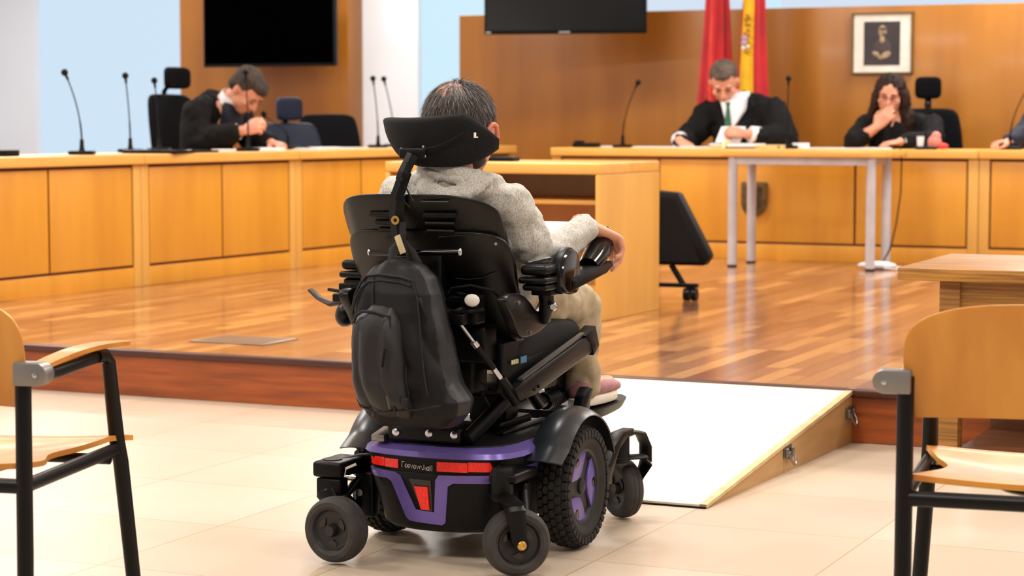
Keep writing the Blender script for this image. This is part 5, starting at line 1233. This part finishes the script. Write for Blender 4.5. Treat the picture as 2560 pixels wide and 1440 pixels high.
# front pocket
rs = []
for i in range(71):
    f = i / 70; z = .425 + .295 * f
    l = -.108 - .012 * math.sin(PI * f); r_ = .062 - .035 * f
    if f > .8: q_ = (f - .8) / .2; l += .055 * q_ ** 2; r_ -= .02 * q_ ** 2
    if f < .12: q_ = 1 - f / .12; l += .03 * q_ ** 2; r_ -= .01 * q_ ** 2
    d_ = .040 * (1 - abs(2 * f - 1) ** 5 * .8); c_ = (l + r_) / 2; hw_ = (r_ - l) / 2
    ring = []
    for j in range(110):
        a = 2 * PI * j / 110; x = c_ + hw_ * math.copysign(abs(math.cos(a)) ** .6, math.cos(a)); yb = bsurf(x, z)
        ring.append((x, max(-.57, yb) - d_ * math.sin(a) ** 1 if math.sin(a) > 0 else yb + .012, z))
    rs.append(ring)
fp = obj('front_pocket', MB().rings(rs), 'pack', BP, angle=180); wrinkle(fp, .006, 13, (1.6, 1, .5)); folds(fp, .016, 16, 4, 3)
def zipline(pts, name, r=.0028, par=BP, mt='pack_dark', off=.004):
    return obj(name, MB().tube([(x, bsurf(x, z, off), z) for x, z in pts], [(r, r * .8)] * len(pts), 6), mt, par)
zipline([(-.128, .70), (-.118, .745), (-.102, .775), (-.085, .792), (-.04, .797), (.02, .792), (.055, .783)], 'top_zip', .004)
zipline([(-.126, .69), (-.113, .735), (-.095, .762), (-.075, .778), (-.04, .783), (.02, .779), (.05, .771)], 'top_zip', .003)
zipline([(.05, .79), (.072, .74), (.080, .69), (.088, .62), (.098, .55), (.11, .49)], 'side_seam', .0025)
zipline([(-.11, .47), (-.09, .45), (-.03, .44), (.03, .448), (.09, .455), (.15, .468)], 'bottom_seam', .0025, off=.022)
zipline([(-.06, .79), (-.055, .75), (-.052, .722)], 'centre_seam', .0022)
def fz(pts, name, r, mt='pack_dark', off=.042): return obj(name, MB().tube([(x, max(-.57, bsurf(x, z)) - off, z) for x, z in pts], [(r, r * .8)] * len(pts), 6), mt, BP)
fz([(-.098, .672), (-.088, .694), (-.068, .704), (-.04, .704), (.012, .694)], 'pocket_zip', .004, off=.028)
fz([(.012, .694), (.014, .62), (.008, .56), (.018, .5), (.026, .44)], 'pocket_edge', .003, off=.026)
m = MB(); m.tube([(.082, -.55, .742), (.09, -.556, .725), (.098, -.556, .70), (.104, -.55, .685)], [(.004, .003)] * 4, 8); obj('zip_pull', m, 'black_metal', BP)
m = MB(); m.tube([(.010, -.605, .612), (.008, -.61, .59), (.004, -.61, .565)], [(.004, .003)] * 3, 8); obj('zip_pull', m, 'black_metal', BP)
m = MB(); m.tube([(.014, -.606, .49), (.022, -.604, .455)], [(.003, .0018)] * 2, 6); obj('piping', m, mat('piping', '#4a4238', .6), BP)
m = MB(); m.box(.05, .066, -.597, -.58, .46, .485, .003); obj('side_loop', m, 'pack_dark', BP)
m = MB(); m.tube([(-.04, -.47, .832), (-.045, -.455, .86), (-.03, -.44, .885), (-.01, -.44, .87), (.004, -.455, .832)], [(.009, .003)] * 5, 8); obj('top_handle', m, 'pack_dark', BP)
m = MB(); m.tube([(-.03, -.42, .93), (-.025, -.43, .88), (.01, -.44, .85), (.05, -.46, .80), (.085, -.47, .74)], [(.010, .003)] * 5, 8); obj('shoulder_strap', m, 'pack_dark', BP)
m = MB(); m.tube([(-.035, -.44, .895), (-.018, -.452, .872), (-.008, -.456, .852)], [(.0085, .0022)] * 3, 4, smooth if False else None) if False else m.tube([(-.035, -.444, .895), (-.02, -.456, .872), (-.008, -.462, .850)], [(.0085, .0022)] * 3, 4); obj('strap_label', m, mat('strap_tan', '#b9a47c', .6), BP, smooth=False)

# ============================================================ WHEELCHAIR USER
S = 1.2
US = thing('person', 'person in grey hooded top and beige trousers seated in the powered wheelchair', 'person', WL, WR)
hc = (.040, -.205, 1.165); hrot = (R(-4), R(6), R(-2))
J = dict(pelvis=(0, -.05, .69), waist=(0, -.09, .78), chest=(.0, -.17, .91), neck=(.035, -.205, 1.02),
         shR=(.162, -.165, .976), shL=(-.165, -.165, .99), elR=(.232, -.10, .835), wrR=(.270, .140, .900), elL=(-.25, -.08, .82), wrL=(-.12, .14, .76),
         hipR=(.085, 0, .69), hipL=(-.085, 0, .69), kneeR=(.125, .45, .640), kneeL=(-.125, .45, .640), ankR=(.135, .455, .415), ankL=(-.125, .46, .415), toeR=(.15, .64, .385), toeL=(-.135, .64, .385))
m = MB()
limb(m, [J['pelvis'], J['waist'], J['chest'], J['neck']], [(.15, .10), (.135, .095), (.15, .10), (.07, .065)], 24)
for s in 'LR':
    sh, el, wr = V(J['sh' + s]), V(J['el' + s]), V(J['wr' + s])
    limb(m, [V(J['chest']) * .35 + sh * .65, sh, sh * .45 + el * .55, el, el * .5 + wr * .5, wr], [.045, .046, .043, .038, .036, .028])
    h_, kn, an, to = [V(J[k + s]) for k in ('hip', 'knee', 'ank', 'toe')]
    limb(m, [h_, h_ * .5 + kn * .5, kn, kn * .55 + an * .45, an], [.075, .066, .055, .048, .036])
    limb(m, [an - V((0, .0, .015)), an * .5 + to * .5 - V((0, 0, .015)), to], [.036, .034, .026])
head_mesh(m, hc, hrot, S)
q = Euler(hrot).to_matrix() @ V((0, -.03 * S, -.11 * S)) + V(hc)
limb(m, [J['neck'], (V(J['neck']) + q) / 2, q], [.066, .064, .064])
hand(m, J['wrR'], (.50, .85, -.42), (-.15, -.45, -1), S * 1.02, curls=[.55, .75, .85, .95], side=1, thumb=.4)
hand(m, J['wrL'], (.4, .9, -.1), (0, -.1, -1), S, curl=.5, side=-1)
bd = obj('body', m, 'skin', US); remesh(bd, .0042, 2)
# warmer ears
for s in (-1, 1):
    m = MB(); m.M = Matrix.Translation(V(hc)) @ Euler(hrot).to_matrix().to_4x4() @ Matrix.Scale(S, 4)
    pts = [(s * (.080 + .010 * math.sin(a * .5)), -.014 - .020 * math.cos(a) , -.006 + .034 * math.sin(a)) for a in [R(-70) + R(250) * i / 14 for i in range(15)]]
    m.tube(pts, [.0055] * 15, 8); m.ell((s * .079, -.016, -.032), (.0075, .012, .012), 12); m.ell((s * .079, -.014, 0), (.004, .017, .026), 14)
    obj('ear', m, 'skin_ear', US)
# hooded top
m = MB()
limb(m, [V(J['pelvis']) + V((0, 0, .02)), J['waist'], J['chest'], V(J['neck']) - V((0, 0, .04))], [(.185, .135), (.175, .125), (.182, .125), (.10, .09)], 28)
for s in 'LR':
    sh, el, wr = V(J['sh' + s]), V(J['el' + s]), V(J['wr' + s]); cf = el + (wr - el) * .99
    limb(m, [V(J['chest']) * .4 + sh * .6, sh, sh * .5 + el * .5, el + V((0, 0, .0)), el * .5 + cf * .5 + V((0, 0, -.012)), cf], [.064, .063, .060, .053, .050, .043])
a_, b_ = V(J['shR']), V(J['shL']); mid_ = (a_ + b_) / 2
limb(m, [b_ * .92 + a_ * .08 + V((0, 0, -.006)), mid_ + V((0, -.02, .014)), a_ * .92 + b_ * .08 + V((0, 0, -.006))], [(.068, .068), (.10, .075), (.068, .068)])
# collar/hood bunched behind the neck
hp_ = []
for i in range(19):
    a = 2 * PI * i / 18; hp_.append((.038 + .083 * math.cos(a), -.205 + .078 * math.sin(a), 1.050 - .016 * math.sin(a) - .010 * math.cos(a)))
m.tube(hp_, [(.022, .042)] * 19, 12, side=(0, 0, 1))
m.ell((.045, -.292, 1.02), (.080, .036, .045), 20); m.tube([(-.05, -.27, 1.02), (.02, -.335, .985), (.09, -.31, .99), (.14, -.24, 1.02)], [.018, .022, .022, .018], 12); m.ell((.10, -.25, 1.022), (.052, .045, .026), 16, (0, .3, 0)); m.ell((.02, -.30, .985), (.085, .035, .045), 18)
hg = obj('hooded_top', m, 'hoodie', US); remesh(hg, .0075, 12); wrinkle(hg, .009, 12, (1, 1, 1.6)); wrinkle(hg, .003, 30); folds(hg, .006, 14, 7, 2, (.6, .8))
for s in 'R':
    wr, el = V(J['wrR']), V(J['elR']); d = (wr - el).normalized()
# hood lying on the upper back
m = MB()
m.tube([(-.045, -.235, 1.050), (-.03, -.305, 1.040), (.02, -.352, 1.005), (.075, -.350, .995), (.125, -.310, 1.015), (.150, -.240, 1.048)], [(.016, .012), (.026, .016), (.034, .018), (.034, .018), (.026, .018), (.016, .014)], 14)
m.tube([(-.02, -.31, 1.062), (.03, -.33, 1.05), (.09, -.315, 1.04), (.13, -.27, 1.056)], [(.012, .010), (.016, .012), (.016, .012), (.012, .012)], 12)
m.tube([(.02, -.345, 1.02), (.075, -.335, .985), (.12, -.33, .975)], [(.02, .014), (.022, .016), (.012, .012)], 12)
hd_ = obj('hood', m, 'hoodie', US); remesh(hd_, .005, 5); wrinkle(hd_, .006, 22); wrinkle(hd_, .0025, 50)
# trousers
m = MB()
for s in 'LR':
    h_, kn, an = [V(J[k + s]) for k in ('hip', 'knee', 'ank')]
    limb(m, [h_, h_ * .5 + kn * .5, kn, kn * .62 + an * .38, an + V((0, 0, -.012))], [.088, .078, .073, .066, .056])
limb(m, [J['pelvis'], V(J['pelvis']) + V((0, .05, .0))], [(.17, .11)] * 2, 24)
tr = obj('trousers', m, 'trouser', US); remesh(tr, .008, 8); wrinkle(tr, .010, 12); folds(tr, .012, 12, 6, 4, (.5, .9))
for s in 'LR':
    an, to = V(J['ank' + s]), V(J['toe' + s]); g_ = 1 if s == 'R' else -1
    m = MB(); limb(m, [an + V((0, -.02, -.028)), an + V((0, .05, -.030)), an * .35 + to * .65 + V((0, 0, -.012)), to + V((.0, .03, -.008))], [(.040, .038), (.042, .034), (.043, .027), (.035, .019)], 20)
    m.tube([an + V((0, -.01, -.02)), an + V((0, 0, .0))], [.044, .042], 18)
    so = obj('shoe', m, 'shoe', US); remesh(so, .005, 3)
    m = MB(); pol = []
    for i in range(28):
        a = 2 * PI * i / 28; y = .075 + .142 * math.sin(a); w_ = .043 + .006 * math.sin(a) - .006 * math.sin(2 * a) * 0
        pol.append((an.x + (to.x - an.x) * (y / .2) + w_ * math.copysign(abs(math.cos(a)) ** .8, math.cos(a)), an.y + y))
    m.prism(pol, an.z - .078, an.z - .050, 'z', .006); m2 = obj('sole', m, 'sole', so)
    m = MB(); m.tube([(an.x + g_ * (.046), an.y + .10, an.z - .064), (an.x + g_ * (.05), an.y + .15, an.z - .062), (an.x + g_ * .042, an.y + .19, an.z - .058)], [(.002, .006)] * 3, 6); obj('sole_stripe', m, 'navy', so)
    m = MB()
    for k in range(3): m.tube([(an.x - .025, an.y + .05 + .02 * k, an.z + .006 - .008 * k), (an.x, an.y + .05 + .02 * k, an.z + .012 - .008 * k), (an.x + .025, an.y + .05 + .02 * k, an.z + .006 - .008 * k)], .003, 6)
    obj('laces', m, 'sole', so)
# hair: scalp cap with thinning crown, then fine strands
hm = bpy.data.materials.new('thin_hair'); hm.use_nodes = True; nt = hm.node_tree; bs = nt.nodes['Principled BSDF']; bs.inputs['Roughness'].default_value = .6
tc = nt.nodes.new('ShaderNodeTexCoord'); vm = nt.nodes.new('ShaderNodeVectorMath'); vm.operation = 'DISTANCE'; vm.inputs[1].default_value = (.022, -.285, 1.262)
nt.links.new(tc.outputs['Object'], vm.inputs[0]); nz = nt.nodes.new('ShaderNodeTexNoise'); nz.inputs['Scale'].default_value = 60; nt.links.new(tc.outputs['Object'], nz.inputs['Vector'])
ad = nt.nodes.new('ShaderNodeMath'); ad.operation = 'MULTIPLY_ADD'; ad.inputs[1].default_value = .05; nt.links.new(nz.outputs['Fac'], ad.inputs[0]); nt.links.new(vm.outputs['Value'], ad.inputs[2])
rp = nt.nodes.new('ShaderNodeValToRGB'); rp.color_ramp.elements[0].position = .055; rp.color_ramp.elements[0].color = lin('#a87868'); rp.color_ramp.elements[1].position = .115; rp.color_ramp.elements[1].color = lin('#3a2e29')
nt.links.new(ad.outputs[0], rp.inputs[0]); nt.links.new(rp.outputs[0], bs.inputs['Base Color']); M['thin_hair'] = hm
HM = Matrix.Translation(V(hc)) @ Euler(hrot).to_matrix().to_4x4() @ Matrix.Scale(S, 4)
m = MB(); m.M = HM
for c_, r_ in (((0, -.018, .034), (.0775, .0965, .083)), ((0, -.045, -.005), (.0755, .062, .060)), ((0, -.048, -.045), (.052, .045, .04))): m.ell(c_, r_, 30)
hb = obj('hair', m, 'thin_hair', US); remesh(hb, .005, 2); wrinkle(hb, .003, 60)
random.seed(4)
def strand_mesh(n, mi):
    mm = MB(); mm.M = HM
    k = 0
    while k < n:
        th = random.uniform(0, 2 * PI); cz = random.uniform(-.75, 1.0); sz = math.sqrt(max(0, 1 - cz * cz))
        d = V((sz * math.cos(th), sz * math.sin(th), cz))
        if d.y > .55 and d.z < .62: continue
        if cz < -.25 and d.y > -.1: continue
        c_ = V((0, -.018, .034)); p = c_ + V((d.x * .0775, d.y * .0965, d.z * .083))
        if cz < -.1 and d.y < 0: p = V((0, -.045, -.005)) + V((d.x * .0755, d.y * .062, d.z * .060))
        cr = (d - V((-.08, -.62, .78)).normalized()).length
        if cr < .36 and random.random() < .72: continue
        k += 1
        # combed down, away from a whorl at the crown
        w_ = V((-.15, -.12, .98)).normalized(); g = (d - w_); g = (g - d * g.dot(d)); g = g.normalized() if g.length > 1e-3 else d.orthogonal()
        g = (g + V((random.gauss(0, .16), random.gauss(0, .16), random.gauss(0, .16)))).normalized()
        ln = random.uniform(.014, .028); lift = random.uniform(.05, .28)
        if random.random() < .02: lift = .7
        if d.z > .8 and d.x > -.1 and random.random() < .15: lift = random.uniform(.5, 1.2)
        p1 = p + (g + d * lift * .6) * ln * .5; p2 = p + (g * .95 + d * lift * .55 - V((0, 0, .12))) * ln
        sd = g.cross(d).normalized() * .00055
        mm.mi = 0 if random.random() < .72 else 1
        mm.faces([p - sd, p + sd, p1 + sd * .9, p1 - sd * .9, p2 + sd * .2, p2 - sd * .2], [(0, 1, 2, 3), (3, 2, 4, 5)])
    return mm
ho = obj('hair_strands', strand_mesh(13000, 0), ['hair_dark', 'hair_grey'], hb, smooth=False)
# short beard along the jaw
m = MB(); m.M = HM; m.ell((0, .040, -.074), (.0435, .043, .034), 20); m.ell((.0, .008, -.055), (.0655, .050, .032), 20); bb = obj('beard', m, 'hair_dark', US); wrinkle(bb, .002, 60)
# white paper held on the lap
t = thing('white_folder', 'white sheet folder propped on the lap behind the grey sleeve', 'folder', WL, WR)
obj('sheet', MB().sheet(lambda u, v: (-.10 + .24 * u, .36 + .10 * v + .02 * u, .76 + .130 * v + .002 * math.sin(PI * u)), 6, 6, .003), 'paper', t)
t = thing('white_card', 'small white card beside the right armrest pad', 'card', WL, WR)
obj('sheet', MB().sheet(lambda u, v: (.222 + .05 * u, -.16 + .10 * v, .813 + .012 * u), 4, 4, .002), 'paper', t)
